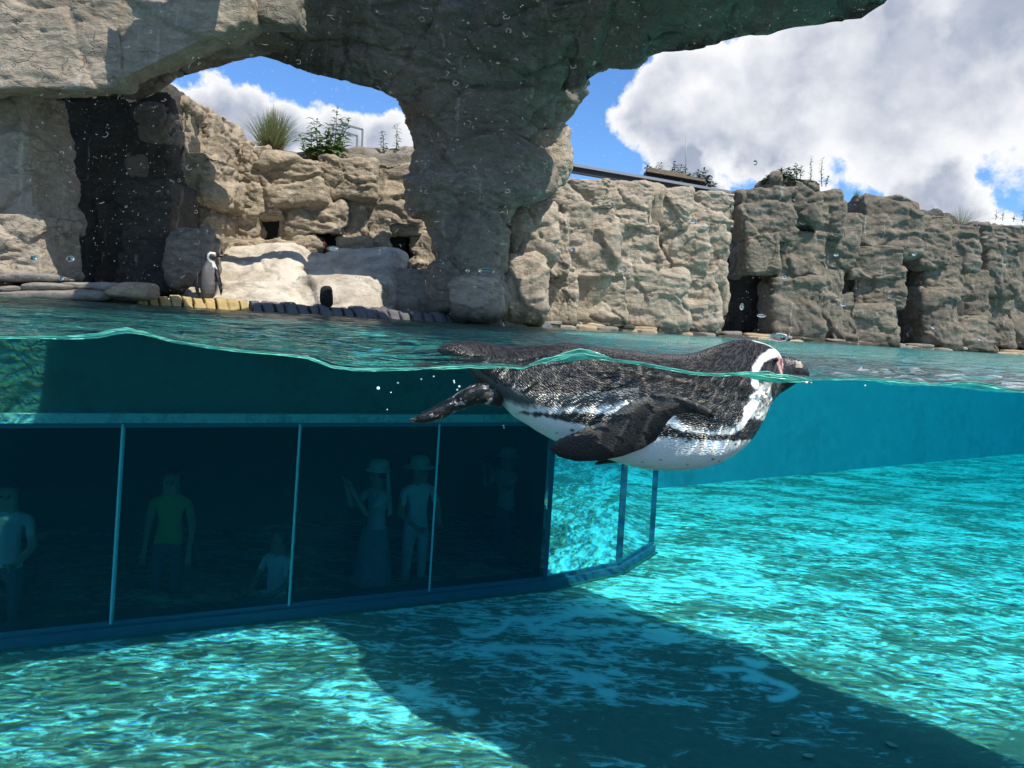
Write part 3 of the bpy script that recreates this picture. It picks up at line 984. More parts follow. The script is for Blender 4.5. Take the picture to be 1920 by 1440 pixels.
colm('rock_column', 'squat rock column at the right edge of the picture', [
    (1842, 418, 1925, 472, {'dy': 0.1}), (1850, 455, 1912, 560, {'dy': 0.2}), (1890, 450, 1990, 660, {'dy': 0.3}), (1930, 430, 2080, 665, {'dy': 0.2}), (1845, 540, 1900, 655, {'dy': 0.9})])
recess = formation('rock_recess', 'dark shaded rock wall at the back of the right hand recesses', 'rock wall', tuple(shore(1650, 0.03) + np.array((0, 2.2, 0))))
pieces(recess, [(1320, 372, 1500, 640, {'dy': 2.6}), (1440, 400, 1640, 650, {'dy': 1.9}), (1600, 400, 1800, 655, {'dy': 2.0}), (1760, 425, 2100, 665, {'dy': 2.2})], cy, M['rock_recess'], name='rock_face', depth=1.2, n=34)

# (c) back wall with nest holes seen through the left arch
back_ = formation('nest_rock_wall', 'sunlit rock wall with square nest holes behind the white terrace', 'rock wall', (-3.2, 11.2, 0.03))
by = lambda px: ip(px, (250, 420, 620, 800), (9.8, 10.9, 11.3, 11.6))
pieces(back_, [
    (272, 172, 352, 330, {'dy': -0.5}), (325, 205, 412, 320, {'dy': -0.2}), (378, 250, 430, 380, {'dy': 0.0}), (290, 285, 402, 382, {'dy': -0.6}), (330, 345, 402, 470, {'dy': -0.5}),
    (412, 262, 470, 335), (455, 270, 500, 330), (405, 318, 492, 405), (398, 385, 484, 470), (482, 290, 604, 384, {'dy': -0.2}), (480, 362, 534, 410, {'dy': -0.05}), (518, 385, 560, 470),
    (534, 372, 642, 446, {'dy': -0.15}), (596, 292, 700, 372, {'dy': -0.2}), (668, 305, 790, 430, {'dy': -0.1}), (628, 350, 690, 450), (622, 438, 694, 500, {'dy': -0.2}),
    (690, 400, 735, 520), (762, 420, 830, 540), (720, 405, 790, 440), (722, 488, 770, 540), (545, 440, 604, 500, {'dy': -0.1}), (405, 445, 490, 500, {'dy': -0.1}), (480, 448, 560, 500, {'dy': -0.1})],
    by, M['rock'], depth=1.1, n=34)
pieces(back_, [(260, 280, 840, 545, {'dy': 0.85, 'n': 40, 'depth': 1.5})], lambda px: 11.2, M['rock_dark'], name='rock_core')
for (x0, y0, x1, y1) in ((483, 405, 523, 455), (600, 436, 630, 490), (727, 434, 762, 494), (790, 455, 822, 525)):
    Y = by((x0 + x1) / 2) + 0.16
    a, b = XZ(x0, y1, Y), XZ(x1, y0, Y)
    mesh_obj('nest_hole', *box_mesh((a[0], Y, a[2]), (b[0], Y + 0.6, b[2])), M['hole'], back_, smooth=False)  # solid box, its black colour stands for the shade inside the hole
a, b = P(607, 455, by(610) - 0.12), P(622, 480, by(610) - 0.12)
mesh_obj('nest_door', *bar_mesh(a, b, 0.05, 0.14, (0, 1, 0)), M['red_brick'], back_, smooth=False)

# (d) whitened terrace
terr = formation('rock_terrace', 'bleached white rock terrace sloping to the kerb behind the standing penguin', 'rock terrace', (-2.9, 9.2, 0.03))
pieces(terr, [
    (318, 450, 560, 592, {'lean': 1.9}), (500, 466, 740, 602, {'lean': 1.5}), (690, 500, 850, 608, {'lean': 0.8, 'mat': M['rock']}), (400, 520, 720, 596, {'lean': 0.5, 'dy': -0.15})],
    lambda px: ip(px, (300, 850), (8.55, 9.7)), M['rock_white'], depth=1.2, n=70, amp=0.6, rnd=10.0, name='rock_slope')

# (e) the great pillar
def pillar():
    Lp = ((190, 752), (215, 764), (260, 772), (300, 776), (350, 772), (400, 778), (440, 796), (490, 810), (540, 812), (600, 814))
    Rp = ((190, 1075), (215, 1045), (235, 1000), (270, 985), (310, 1045), (340, 1048), (370, 1030), (395, 980), (430, 962), (480, 952), (540, 948), (600, 944))
    rows, nring = np.linspace(150, 612, 160), 170
    Y0 = 9.75
    v = []
    for py in rows:
        l = np.interp(py, *zip(*Lp)) if py >= 190 else 752 - (190 - py) * 0.9
        r = np.interp(py, *zip(*Rp)) if py >= 190 else 1075 + (190 - py) * 0.6
        a, b = XZ(l, py, Y0), XZ(r, py, Y0)
        c, h = (a + b) / 2, (b[0] - a[0]) / 2
        for k in range(nring):
            t = 2 * math.pi * k / nring
            ct, st_ = math.cos(t), math.sin(t)
            ex = 0.72
            v.append((c[0] + h * math.copysign(abs(ct) ** ex, ct), Y0 + 0.75 * math.copysign(abs(st_) ** ex, st_), c[2]))
    v = np.array(v)
    i = np.arange(len(rows) * nring).reshape(len(rows), nring)
    j = np.roll(i, -1, 1)
    q = np.stack([i[:-1], i[1:], j[1:], j[:-1]], -1).reshape(-1, 4)
    n = vert_normals(v, q)
    if ((v - v.mean(0)) * n).sum() < 0:
        q = q[:, ::-1]
    v = rock_disp(v, q, 1.1, 333)
    c = np.array((v[:, 0].mean(), Y0, 0.0))
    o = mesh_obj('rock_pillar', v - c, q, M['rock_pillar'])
    o.location = c
    tag(o, 'massive dark rock pillar in shade holding up the arch', 'rock pillar')
    return o


pil = pillar()
for nm, rect, Y, dp, mt, lab in (
        ('boulder', (968, 220, 1070, 332), 9.55, 0.8, 'rock_warm', 'rounded sunlit boulder perched high on the right shoulder of the pillar'),
        ('boulder', (838, 512, 942, 604), 8.75, 0.6, 'rock_warm', 'sunlit block shaped boulder at the foot of the pillar'),
        ('boulder', (950, 365, 1050, 492), 9.7, 1.2, 'rock_warm', 'tall narrow boulder at the upper right flank of the pillar'),
        ('boulder', (932, 460, 1028, 616), 9.5, 1.2, 'rock_warm', 'upright slab boulder at the lower right flank of the pillar')):
    seed[0] += 1
    o = rock_piece(None, nm, rect, Y, dp, M[mt], seed[0], n=34, rnd=4.0, amp=0.9)
    tag(o, lab, 'boulder', 'boulders around the pillar')

# (f) the arch overhead: from the left rock across to the pillar, and on over the pool towards the viewer
def span(name, R, Ft, thick, mat, parent, sd, belly=0.0, nu=320, nv_=110, amp=0.95, back_slope=0.0):
    """A thick slab of rock: its underside runs from the rear edge R to the front edge Ft."""
    R, Ft = np.array(R, float), np.array(Ft, float)
    s = np.concatenate([[0], np.cumsum(np.linalg.norm(np.diff(R, axis=0), axis=1))])
    su = np.linspace(0, s[-1], nu)
    R = np.stack([np.interp(su, s, R[:, i]) for i in range(3)], 1)
    Ft = np.stack([np.interp(su, s, Ft[:, i]) for i in range(3)], 1)
    jag = fbm(Ft * 1.1 + 3.0, sd + 5, 4) - 0.5          # the open edges are broken, not ruled
    Ft = Ft + np.array((0.4, 0.5, 0.0)) * jag[:, None]
    t = np.linspace(0, 1, nv_)
    secs = []
    for a, b in zip(R, Ft):
        low = a + (b - a) * t[:, None]
        low[:, 2] += belly * np.sin(t * math.pi) ** 0.8
        top = low[::-4] + np.array((0, 0, 1.0)) * (thick * (0.55 + 0.45 * np.sin(np.linspace(0.25, 0.85, len(low[::-4])) * math.pi)))[:, None]
        secs.append(np.concatenate([low, top]))
    nr = len(secs[0])
    v = np.concatenate(secs)
    i = np.arange(len(v)).reshape(-1, nr)
    j = np.roll(i, -1, 1)
    q = np.stack([i[:-1], j[:-1], j[1:], i[1:]], -1).reshape(-1, 4)
    if vert_normals(v, q)[i[nu // 2, nv_ // 2]][2] > 0:
        q = q[:, ::-1]
    v = rock_disp(v, q, amp, sd)
    return mesh_obj(name, v, q, mat, parent)


def arch():
    root = empty('rock_arch', (-1.0, 8.8, 2.2), 'dark rock arch overhead spanning from the left rocks past the pillar over the pool', 'rock arch')
    leftR = [(-40, 190, 9.6), (100, 185, 9.5), (200, 180, 9.35), (262, 190, 9.3), (310, 163, 9.2), (330, 147, 9.2), (400, 126, 9.2), (440, 113, 9.2), (490, 105, 9.2), (520, 115, 9.2), (560, 133, 9.2), (610, 148, 9.2), (650, 158, 9.2),
             (700, 169, 9.3), (760, 188, 9.3), (850, 225, 9.3), (960, 235, 9.3)]
    R = [P(*r) for r in leftR]
    Ft = []
    for x, y, z in R:
        k = min(max((x + 4.4) / 1.5, 0), 1)          # at the left end the roof reaches further forward, over the recess
        Ft.append((x + 0.35 + (1 - k) * 0.7, 8.35 - (1 - k) * 1.0, 4.4 - (1 - k) * 0.6))
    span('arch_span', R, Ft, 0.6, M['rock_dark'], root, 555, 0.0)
    rightR = [(790, 205, 9.35), (850, 225, 9.3), (1010, 222, 9.3), (1040, 198, 9.3), (1053, 172, 9.25), (1090, 165, 8.9), (1116, 135, 8.7), (1150, 127, 8.4), (1190, 127, 8.2), (1212, 107, 8.0), (1240, 98, 7.9), (1290, 97, 7.75),
              (1330, 89, 7.5), (1400, 66, 7.25), (1440, 65, 7.1), (1480, 53, 6.95), (1580, 40, 6.7), (1620, 37, 6.55), (1645, 20, 6.45), (1672, -5, 6.35), (1760, -60, 6.0)]
    R = [P(*r) for r in rightR] + [(4.2, 5.35, 3.2), (4.9, 4.5, 3.35), (5.3, 4.3, 3.4), (6.0, 3.4, 3.45), (6.4, 3.15, 3.45), (7.0, 2.45, 3.5), (9.6, -0.2, 3.6)]
    fk = (0, 3, 6, 11, 17, 20, 22, 26, 27)
    Fp = np.array([(-0.7, 8.4, 4.5), (0.9, 6.7, 3.8), (1.1, 5.2, 3.7), (1.5, 4.0, 3.7), (2.4, 2.95, 3.7), (3.2, 2.1, 3.7), (3.6, 1.7, 3.7), (5.4, -0.15, 3.7), (7.6, -2.4, 3.7)])
    kk = np.arange(len(R))
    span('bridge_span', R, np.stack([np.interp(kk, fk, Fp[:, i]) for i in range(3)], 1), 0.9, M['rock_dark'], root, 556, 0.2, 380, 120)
    # unseen roof slab above the view, shaped for the shade it casts below
    R = [(-3.4, 6.35, 3.65), (-2.6, 6.6, 3.65), (-2.3, 5.95, 3.65), (-1.25, 5.75, 3.65), (-0.7, 6.5, 3.7), (0.3, 6.9, 3.8), (1.3, 6.6, 3.9)]
    Ft = [(-2.3, 5.5, 3.65), (-2.05, 5.1, 3.65), (-1.9, 4.4, 3.65), (-1.6, 3.7, 3.65), (-1.15, 2.7, 3.65), (0.2, 3.5, 3.7), (1.5, 4.0, 3.8)]
    span('shading_overhang', R, Ft, 0.7, M['rock_dark'], root, 557, 0.05, 80, 60)


arch()

# (g) left rock mass
left = formation('hanging_rock', 'sunlit layered rock hanging at the upper left corner', 'rock wall', (-4.4, 7.2, 1.5))
for k, (c4, Y, n) in enumerate((((-300, -220, 225, 166, 225, 166), 7.0, 100), ((205, -220, 458, 158, 458, 40), 7.05, 80))):
    x0, y0, x1, yb0, _, yb1 = c4
    fr_ = [XZ(x0, yb0, Y), XZ(x1, yb1, Y)]
    tp_ = [XZ(x0, y0, Y), XZ(x1, y0, Y)]
    bk_ = np.array((0, 0.45, 0.06))
    v, q = hexa_rock([fr_[0], fr_[1], fr_[0] + bk_, fr_[1] + bk_, tp_[0], tp_[1], tp_[0] + bk_, tp_[1] + bk_], n, 26.0, 0.55, 140, 0.9, 1.0)
    mesh_obj('rock_face', v, q, M['rock_warm'], left)
for rect, Y in (((400, -200, 560, 46), 7.3), ((345, 30, 452, 84), 7.42)):
    seed[0] += 1
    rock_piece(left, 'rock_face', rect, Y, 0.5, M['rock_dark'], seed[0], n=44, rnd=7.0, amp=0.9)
lp = formation('rock_buttress', 'sunlit rock buttress at the left edge above the flat stones', 'rock buttress', (-5.0, 7.4, 0.05))
pieces(lp, [(-220, 150, 52, 345, {'dy': 0.06}), (-220, 310, 64, 430, {'dy': 0.02}), (-220, 395, 76, 530, {'dy': -0.1})], 7.6, M['rock_warm'], depth=0.9, n=54, amp=0.7, rnd=16.0)
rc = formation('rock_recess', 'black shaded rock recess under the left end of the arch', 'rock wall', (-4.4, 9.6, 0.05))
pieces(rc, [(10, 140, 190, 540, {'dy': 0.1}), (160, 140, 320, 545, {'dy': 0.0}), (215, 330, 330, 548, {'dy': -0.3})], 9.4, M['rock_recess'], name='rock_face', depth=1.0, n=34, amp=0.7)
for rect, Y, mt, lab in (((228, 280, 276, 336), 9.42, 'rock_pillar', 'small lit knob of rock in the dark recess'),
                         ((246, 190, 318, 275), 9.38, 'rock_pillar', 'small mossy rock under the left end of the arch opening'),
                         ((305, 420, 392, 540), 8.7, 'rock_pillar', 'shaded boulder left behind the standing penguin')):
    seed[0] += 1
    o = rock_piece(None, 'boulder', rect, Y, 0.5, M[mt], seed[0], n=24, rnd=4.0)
    tag(o, lab, 'boulder', 'boulders left of the terrace')

# (h) flat stones along the left shore
stone_labels = [
    ((-60, 513, 104, 530), 6.95, 'stone_grey', 'long grey flagstone, top of the stack at the left edge'),
    ((-40, 529, 26, 545), 6.9, 'stone_grey', 'short grey flagstone, left in the middle course'),
    ((24, 530, 124, 547), 6.9, 'stone_grey', 'grey flagstone in the middle course of the left stack'),
    ((-50, 544, 172, 562), 6.85, 'stone_grey', 'long wet flagstone at the waterline on the left'),
    ((96, 520, 214, 549), 7.0, 'stone_grey', 'thick pale grey flagstone next to the tan stone'),
    ((178, 532, 264, 561), 7.05, 'stone_tan', 'rounded tan flagstone at the start of the kerb'),
    ((110, 542, 182, 566), 7.1, 'stone_dark', 'dark wet stone wedged under the pale flagstone')]
for rect, Y, mt, lab in stone_labels:
    seed[0] += 1
    o = rock_piece(None, 'flagstone', rect, Y, 0.45, M[mt], seed[0], n=16, rnd=3.5, amp=0.35, crack=0.3, jit=0.12, size=0.6)
    tag(o, lab, 'flagstone', 'flat stones along the shore')

# (i) kerb blocks, tilted, from the tan stone to beyond the pillar
kerb = empty('pool_kerb', tuple(shore(500, 0.0)), 'curved pool kerb of slanting stone blocks, mossy yellow near the standing penguin', 'kerb')
kpx = np.arange(250, 1030, 21.5)
for k in range(len(kpx) - 1):
    a, b = shore(kpx[k]), shore(kpx[k + 1])
    t = (b - a) / np.linalg.norm(b - a)
    nrm = np.array((t[1], -t[0], 0))
    hgt = 0.105 + 0.008 * math.sin(k * 2.1)
    sl = (b - a) * 0.35
    g = 0.05
    lo0, lo1 = a + (b - a) * g + sl * 1.0, b - (b - a) * g + sl * 1.0
    hi0, hi1 = a + (b - a) * g - sl * 0.0, b - (b - a) * g - sl * 0.0
    up = np.array((0, 0, hgt))
    cs = [lo0 + nrm * 0.10, lo1 + nrm * 0.10, hi0 - nrm * 0.22, hi1 - nrm * 0.22,
          hi0 + nrm * 0.04 + up, hi1 + nrm * 0.04 + up, hi0 - nrm * 0.24 + up * 1.05, hi1 - nrm * 0.24 + up * 1.05]
    cs = [c - np.array((0, 0, 0.04)) if i < 4 else c for i, c in enumerate(cs)]
    v, q = hexa_rock(cs, 10, 9.0, 0.55, 700 + k, 0.3, 0.4)
    mesh_obj('kerb_block', v, q, M['kerb_moss'] if k < 10 else M['kerb_grey'], kerb)  # moss, with the sunlit and shaded stretches also put into the two colours
post = rock_piece(None, 'marker_post', (598, 536, 622, 576), 8.35, 0.12, M['hole'], 901, n=14, rnd=3.2, amp=0.15, crack=0, size=0.3)
tag(post, 'small black rounded post standing on the kerb before the white terrace', 'post')

# (j) loose stones on the right shore
rs_ = np.random.default_rng(21)
px = 1016.0
k = 0
where = ('by the pillar foot', 'below the sunlit cliff', 'in front of the dark cave', 'below the tall column', 'below the broad column', 'below the stepped column', 'at right')
looks = {'stone_tan': 'tan', 'stone_grey': 'grey', 'stone_dark': 'dark wet'}
ORD = ('first second third fourth fifth sixth seventh eighth ninth tenth eleventh twelfth thirteenth fourteenth fifteenth sixteenth seventeenth eighteenth nineteenth twentieth '
       'twenty-first twenty-second twenty-third twenty-fourth twenty-fifth twenty-sixth twenty-seventh twenty-eighth twenty-ninth thirtieth').split()
while px < 1990:
    for row in (0, 1):
        w = rs_.uniform(30, 66) * (1.15 if row == 0 else 1.0)
        x0 = px + rs_.uniform(-8, 8)
        Y = shoreY(x0 + w / 2) + 0.05 + 0.16 * row + rs_.uniform(-0.04, 0.06)
        z1 = (0.055 if row == 0 else 0.12) + rs_.uniform(-0.012, 0.03)
        mt = rs_.choice(['stone_tan', 'stone_grey', 'stone_dark'], p=[0.42, 0.33, 0.25])
        a = np.array((P(x0, 600, Y)[0], Y, -0.05 if row == 0 else 0.03))
        b = np.array((P(x0 + w, 600, Y)[0], Y + rs_.uniform(-0.1, 0.15), 0))
        b[2] = a[2]
        up = np.array((0, 0, z1 - a[2]))
        tl = rs_.uniform(-0.03, 0.03)
        bk_ = np.array((0, 0.35, 0))
        cs = [a, b, a + bk_, b + bk_, a + up * 1 + np.array((0, 0, tl)), b + up + np.array((0, 0, -tl)), a + bk_ + up, b + bk_ + up]
        v, q = hexa_rock(cs, 12, 3.4, 0.3, 1200 + k, 0.3, 0.5)
        c = v.mean(0)
        c[2] = v[:, 2].min()
        o = mesh_obj('shore_stone', v - c, q, M[mt])
        o.location = c
        wi_ = min(int((px - 1016) / 139), 6)
        tag(o, f"{looks[mt]} stone {where[wi_]}, {ORD[k // 2]} in the {'waterline' if row == 0 else 'upper'} row from pillar", 'stone', 'loose stones along the right shore')
        k += 1
    px += rs_.uniform(34, 50)

# ---------------------------------------------------------------- roofs and plants on the rocks
def pbar(x0, y0, x1, y1, Y, w, d):
    return bar_mesh(P(x0, y0, Y), P(x1, y1, Y), w, d)


rf = empty('roof_edge', P(1220, 340, 15.2), 'long grey metal roof edge running along the top of the sunlit cliff', 'roof edge')
mesh_obj('capping', *bar_mesh(P(1040, 304, 15.2), P(1400, 366, 18.0), 0.10, 0.06), M['metal'], rf, smooth=False)
mesh_obj('fascia', *bar_mesh(P(1040, 312, 15.25), P(1400, 374, 18.06), 0.06, 0.16), M['metal_dark'], rf, smooth=False)
rf2 = empty('roof_edge', P(730, 310, 13.0), 'short grey metal roof edge behind the nest rock wall', 'roof edge')
mesh_obj('capping', *pbar(655, 292, 800, 320, 13.0, 0.10, 0.05), M['metal'], rf2, smooth=False)
mesh_obj('fascia', *pbar(655, 299, 800, 327, 13.05, 0.06, 0.10), M['metal_dark'], rf2, smooth=False)
hut = empty('hut_roof', P(1260, 335, 18.1), 'low flat timber roof showing above the metal roof edge', 'roof')
hv = [P(1206, 322, 18.0), P(1318, 341, 18.0), P(1318, 350, 18.0), P(1200, 330, 18.0)]
hv = [np.array(p) for p in hv]
mesh_obj('roof_board', *join([bar_mesh(P(1210, 323, 18.0), P(1318, 342, 18.0), 0.5, 0.06), bar_mesh(P(1214, 319, 18.2), P(1290, 333, 18.2), 0.5, 0.05)]), M['thatch'], hut, smooth=False)
mesh_obj('roof_beam', *bar_mesh(P(1208, 330, 18.1), P(1318, 349, 18.1), 0.4, 0.10), M['metal_dark'], hut, smooth=False)
mesh_obj('roof_post', *join([bar_mesh(P(1222, 330, 18.1), P(1222, 350, 18.1), 0.06, 0.06), bar_mesh(P(1308, 345, 18.1), P(1308, 362, 18.1), 0.06, 0.06)]), M['thatch'], hut, smooth=False)
pole = mesh_obj('mast', *tube_mesh([P(1286, 345, 18.4), P(1286, 256, 18.4)], [0.012, 0.008], 6), M['metal'])
tag(pole, 'thin upright mast against the clouds above the roof edge', 'mast')
fr = empty('metal_frame', P(668, 290, 13.2), 'two nested grey angle frames standing behind the leafy shrub', 'metal frame')
for (x0, y0, x1, y1, x2, y2) in ((640, 232, 680, 243, 678, 298), (640, 246, 670, 255, 668, 298)):
    mesh_obj('frame_bar', *join([pbar(x0, y0, x1, y1, 13.2, 0.04, 0.03), pbar(x1, y1 - 1, x2, y2, 13.2, 0.03, 0.04)]), M['metal'], fr, smooth=False)


def blade(base, tip, bend, w, n=5):
    base, tip = np.array(base), np.array(tip)
    side = np.array((1.0, 0.25, 0.0)) * w
    v, f = [], []
    for i in range(n + 1):
        t = i / n
        c = base + (tip - base) * t + np.array(bend) * (t * t - t) * -1.0
        s = side * (1 - t) ** 0.7
        v += [c - s, c + s]
    for i in range(n):
        f.append((2 * i, 2 * i + 1, 2 * i + 3, 2 * i + 2))
    return v, f


def tuft(name, label, px, py, Y, hpx, spread, count, mat, sd, base_mat=None, group=None):
    r = np.random.default_rng(sd)
    k = Y / F
    root = empty(name, P(px, py, Y), label, 'grass', group)
    b0 = np.array(P(px, py, Y))
    ps = []
    for _ in range(count):
        a = r.uniform(0, 2 * math.pi)
        rad = abs(r.normal(0, 0.55))
        h = hpx * k * r.uniform(0.55, 1.05) * (1 - 0.28 * min(rad, 1.3))
        b = b0 + np.array((math.cos(a), math.sin(a), 0)) * spread * k * 0.22 * r.random()
        t = b0 + np.array((math.cos(a) * rad * spread * k, math.sin(a) * rad * spread * k * 0.8, h))
        ps.append(blade(b, t, (0, 0, h * 0.75 * rad), 0.0036 * r.uniform(0.6, 1.2)))
    o = mesh_obj('blades', *join(ps), mat, root, smooth=False)
    o['kind'] = 'stuff'
    if base_mat:
        ps = []
        for _ in range(count // 2):
            a = r.uniform(0, 2 * math.pi)
            t = b0 + np.array((math.cos(a) * spread * k * 0.6 * r.random(), math.sin(a) * spread * k * 0.4, hpx * k * 0.3 * r.random()))
            ps.append(blade(b0 + (t - b0) * 0.2 - np.array((0, 0, 0.03)), t, (0, 0, 0.03), 0.008))
        o = mesh_obj('dry_blades', *join(ps), base_mat, root, smooth=False)
        o['kind'] = 'stuff'
    return root


def leafy(name, label, stems, mat, leaf_px, sd, cat='shrub', per=26, group=None, upright=0.3):
    """stems: (px, py_base, px_tip, py_tip, Y)"""
    r = np.random.default_rng(sd)
    x, y0, _, _, Y = stems[0]
    root = empty(name, P(x, y0, Y), label, cat, group)
    sv, lvs = [], []
    for (x0, y0, x1, y1, Y) in stems:
        k = Y / F
        a, b = np.array(P(x0, y0, Y)), np.array(P(x1, y1, Y))
        mid = (a + b) / 2 + r.normal(0, 3 * k, 3)
        pts = [a * (1 - t) ** 2 + mid * 2 * t * (1 - t) + b * t * t for t in np.linspace(0, 1, 6)]
        sv.append(tube_mesh(pts, [0.010, 0.009, 0.008, 0.006, 0.004, 0.002], 5))
        for i in range(per):
            t = 0.12 + 0.88 * (i + r.random()) / per
            c = a * (1 - t) ** 2 + mid * 2 * t * (1 - t) + b * t * t
            ang = r.uniform(0, 2 * math.pi)
            ln = leaf_px * k * r.uniform(0.6, 1.15) * (1.15 - 0.55 * t)
            d = np.array((math.cos(ang), math.sin(ang), upright + r.uniform(-0.4, 0.3)))
            d /= np.linalg.norm(d)
            s = np.cross(d, (0, 0, 1))
            s /= max(np.linalg.norm(s), 1e-6)
            w = ln * 0.17
            tip = c + d * ln - np.array((0, 0, ln * 0.25))
            m_ = c + d * ln * 0.5
            lvs.append(([c, m_ + s * w, tip, m_ - s * w, m_ + np.array((0, 0, w * 0.25))], [(0, 1, 4), (1, 2, 4), (2, 3, 4), (3, 0, 4)]))
    mesh_obj('stem', *join(sv), M['stem'], root)
    o = mesh_obj('foliage', *join(lvs), mat, root, smooth=False)
    o['kind'] = 'stuff'
    return root


tuft('grass_tuft', 'feathery grey green grass tuft on the rock wall in the left arch', 508, 290, 11.6, 96, 66, 900, M['grass_blade'], 3, M['stem'])
tuft('grass_tuft', 'sunlit yellow green grass at the left end of the arch opening', 322, 205, 10.2, 46, 30, 220, M['leaf_yellow'], 4)
tuft('grass_tuft', 'thin pale grass leaning right of the yellow tuft', 350, 222, 10.3, 40, 34, 120, M['grass_blade'], 5)
tuft('grass_tuft', 'pale green grass tips on the stepped column at far right', 1800, 420, 24.2, 40, 70, 160, M['grass_blade'], 6)
tuft('grass_tuft', 'small green grass beside the broad column top', 1606, 372, 19.4, 20, 14, 60, M['leaf'], 8)
st_ = [(578 + 8 * i, 300, 560 + 17 * i + (i % 2) * 6, 232 - (i % 3) * 8 + abs(i - 4) * 4, 11.9 + 0.1 * (i % 3)) for i in range(6)] + [(625, 300, 632, 200, 12.0), (618, 300, 655, 226, 12.1), (600, 300, 588, 222, 12.0), (640, 300, 645, 250, 11.9), (630, 300, 612, 236, 11.8)]
leafy('leafy_shrub', 'bushy green shrub with long leaves right of the grass tuft', st_, M['leaf'], 26, 11, per=30)
leafy('tall_weed', 'thin spiky weed, the taller of two by the pillar', [(742, 305, 745, 230, 12.4)], M['leaf'], 14, 12, 'weed', 40)
leafy('tall_weed', 'thin spiky weed, the shorter of two by the pillar', [(719, 302, 716, 244, 12.4)], M['leaf_dark'], 14, 13, 'weed', 36)
leafy('round_bush', 'small round green bush left of the grass tuft', [(405 + 5 * i, 262, 400 + 6 * i, 236 + 2 * abs(i - 2), 11.4) for i in range(5)], M['leaf'], 14, 14, 'bush', 22)
leafy('round_bush', 'dark green bush against the left side of the pillar', [(742 + 7 * i, 318, 740 + 8 * i, 300 - 5 * i, 12.6) for i in range(5)], M['leaf'], 18, 15, 'bush', 30)
leafy('roof_bush', 'sparse dark bush left of the hut roof', [(1218, 328, 1212, 306, 18.3), (1224, 328, 1222, 314, 18.3), (1232, 325, 1240, 305, 18.3)], M['leaf_dark'], 14, 16, 'bush', 24)
leafy('roof_bush', 'sparse dark bush behind the hut roof', [(1262, 330, 1266, 303, 18.5), (1275, 332, 1278, 309, 18.5), (1283, 334, 1286, 311, 18.5), (1270, 332, 1258, 312, 18.5)], M['leaf_dark'], 14, 17, 'bush', 24)
leafy('roof_bush', 'dense dark bush at the right end of the hut roof', [(1316, 352, 1310, 322, 18.0), (1318, 352, 1320, 318, 18.0), (1322, 352, 1330, 330, 18.0), (1326, 352, 1340, 345, 18.0), (1300, 345, 1296, 325, 18.0)], M['leaf_dark'], 18, 18, 'bush', 40)
leafy('column_bush', 'dense bush at the left top of the tall rock column', [(1440 + 7 * i, 350, 1434 + 10 * i, 330 - 4 * i + 2 * abs(i - 3), 17.1) for i in range(7)], M['leaf_dark'], 18, 19, 'bush', 40)
leafy('column_weed', 'bright green weed standing in the middle of the tall column top', [(1494, 338, 1495, 306, 17.1), (1500, 338, 1503, 312, 17.1)], M['leaf'], 12, 20, 'weed', 26)
leafy('column_weed', 'slender weed, the left of the pair on the tall column', [(1521, 345, 1521, 292, 17.1)], M['leaf'], 9, 21, 'weed', 40, upright=0.7)
leafy('column_weed', 'slender weed, the right of the pair on the tall column', [(1541, 350, 1542, 296, 17.1), (1548, 350, 1553, 330, 17.1)], M['leaf'], 9, 22, 'weed', 36, upright=0.7)
for i, (x, y0, y1) in enumerate(((1866, 412, 392), (1880, 414, 398), (1900, 416, 396), (1917, 418, 394))):
    leafy('column_weed', ('first', 'second', 'third', 'last')[i] + ' small weed from the left on the rocks at the right edge', [(x, y0, x + 2, y1, 25.5)], M['leaf_dark'], 9, 30 + i, 'weed', 14, 'small weeds at the right edge')


# ---------------------------------------------------------------- penguins
def penguin_material():
    m, nt, out = material('wet_penguin_feathers')
    col = nt.n('ShaderNodeAttribute', attribute_name='Col').outputs['Color']
    uv = nt.n('ShaderNodeAttribute', attribute_name='fuv').outputs['Vector']
    q = nt.n('ShaderNodeMapping', ins={'Vector': uv, 'Scale': (190.0, 360.0, 1.0)}).outputs[0]
    vo = nt.n('ShaderNodeTexVoronoi', feature='F1', voronoi_dimensions='2D', ins={'Vector': q, 'Scale': 1.0, 'Randomness': 0.85})
    tone = nt.n('ShaderNodeSeparateColor', ins={0: vo.outputs['Color']}).outputs[0]
    q2 = nt.n('ShaderNodeMapping', ins={'Vector': uv, 'Scale': (80.0, 400.0, 1.0)}).outputs[0]
    streak = nt.noise(q2, 1.0, 4, 0.6)
    k = nt.math('ADD', nt.math('MULTIPLY', tone, 0.55), nt.math('MULTIPLY', streak, 0.9))
    dark = nt.math('SUBTRACT', 1.0, nt.n('ShaderNodeSeparateColor', ins={0: col}).outputs[1], clamp=True)
    grey = nt.smooth(k, 0.62, 1.15)
    c = nt.mix(nt.math('MULTIPLY', grey, nt.math('MULTIPLY', nt.math('POWER', dark, 3.0), 0.45)), col, (0.20, 0.185, 0.17))  # glints on dark wet feathers put into the colour as grey speckle
    c = nt.mix(nt.math('MULTIPLY', nt.smooth(vo.outputs['Distance'], 0.35, 0.8), nt.math('ADD', 0.04, nt.math('MULTIPLY', dark, 0.30))), c, nt.mix(1.0, c, (0.55, 0.55, 0.5), 'MULTIPLY'))
    h = nt.math('SUBTRACT', nt.math('MULTIPLY', streak, 0.35), vo.outputs['Distance'])
    bp = nt.n('ShaderNodeBump', ins={'Strength': nt.math('ADD', 0.18, nt.math('MULTIPLY', dark, 0.6)), 'Distance': 0.004, 'Height': h})
    b = nt.n('ShaderNodeBsdfPrincipled', ins={'Base Color': c, 'Roughness': 0.36, 'Specular IOR Level': 0.5, 'Normal': bp.outputs[0]})
    nt.link(b.outputs[0], out.inputs['Surface'])
    return m


M['feather'] = penguin_material()


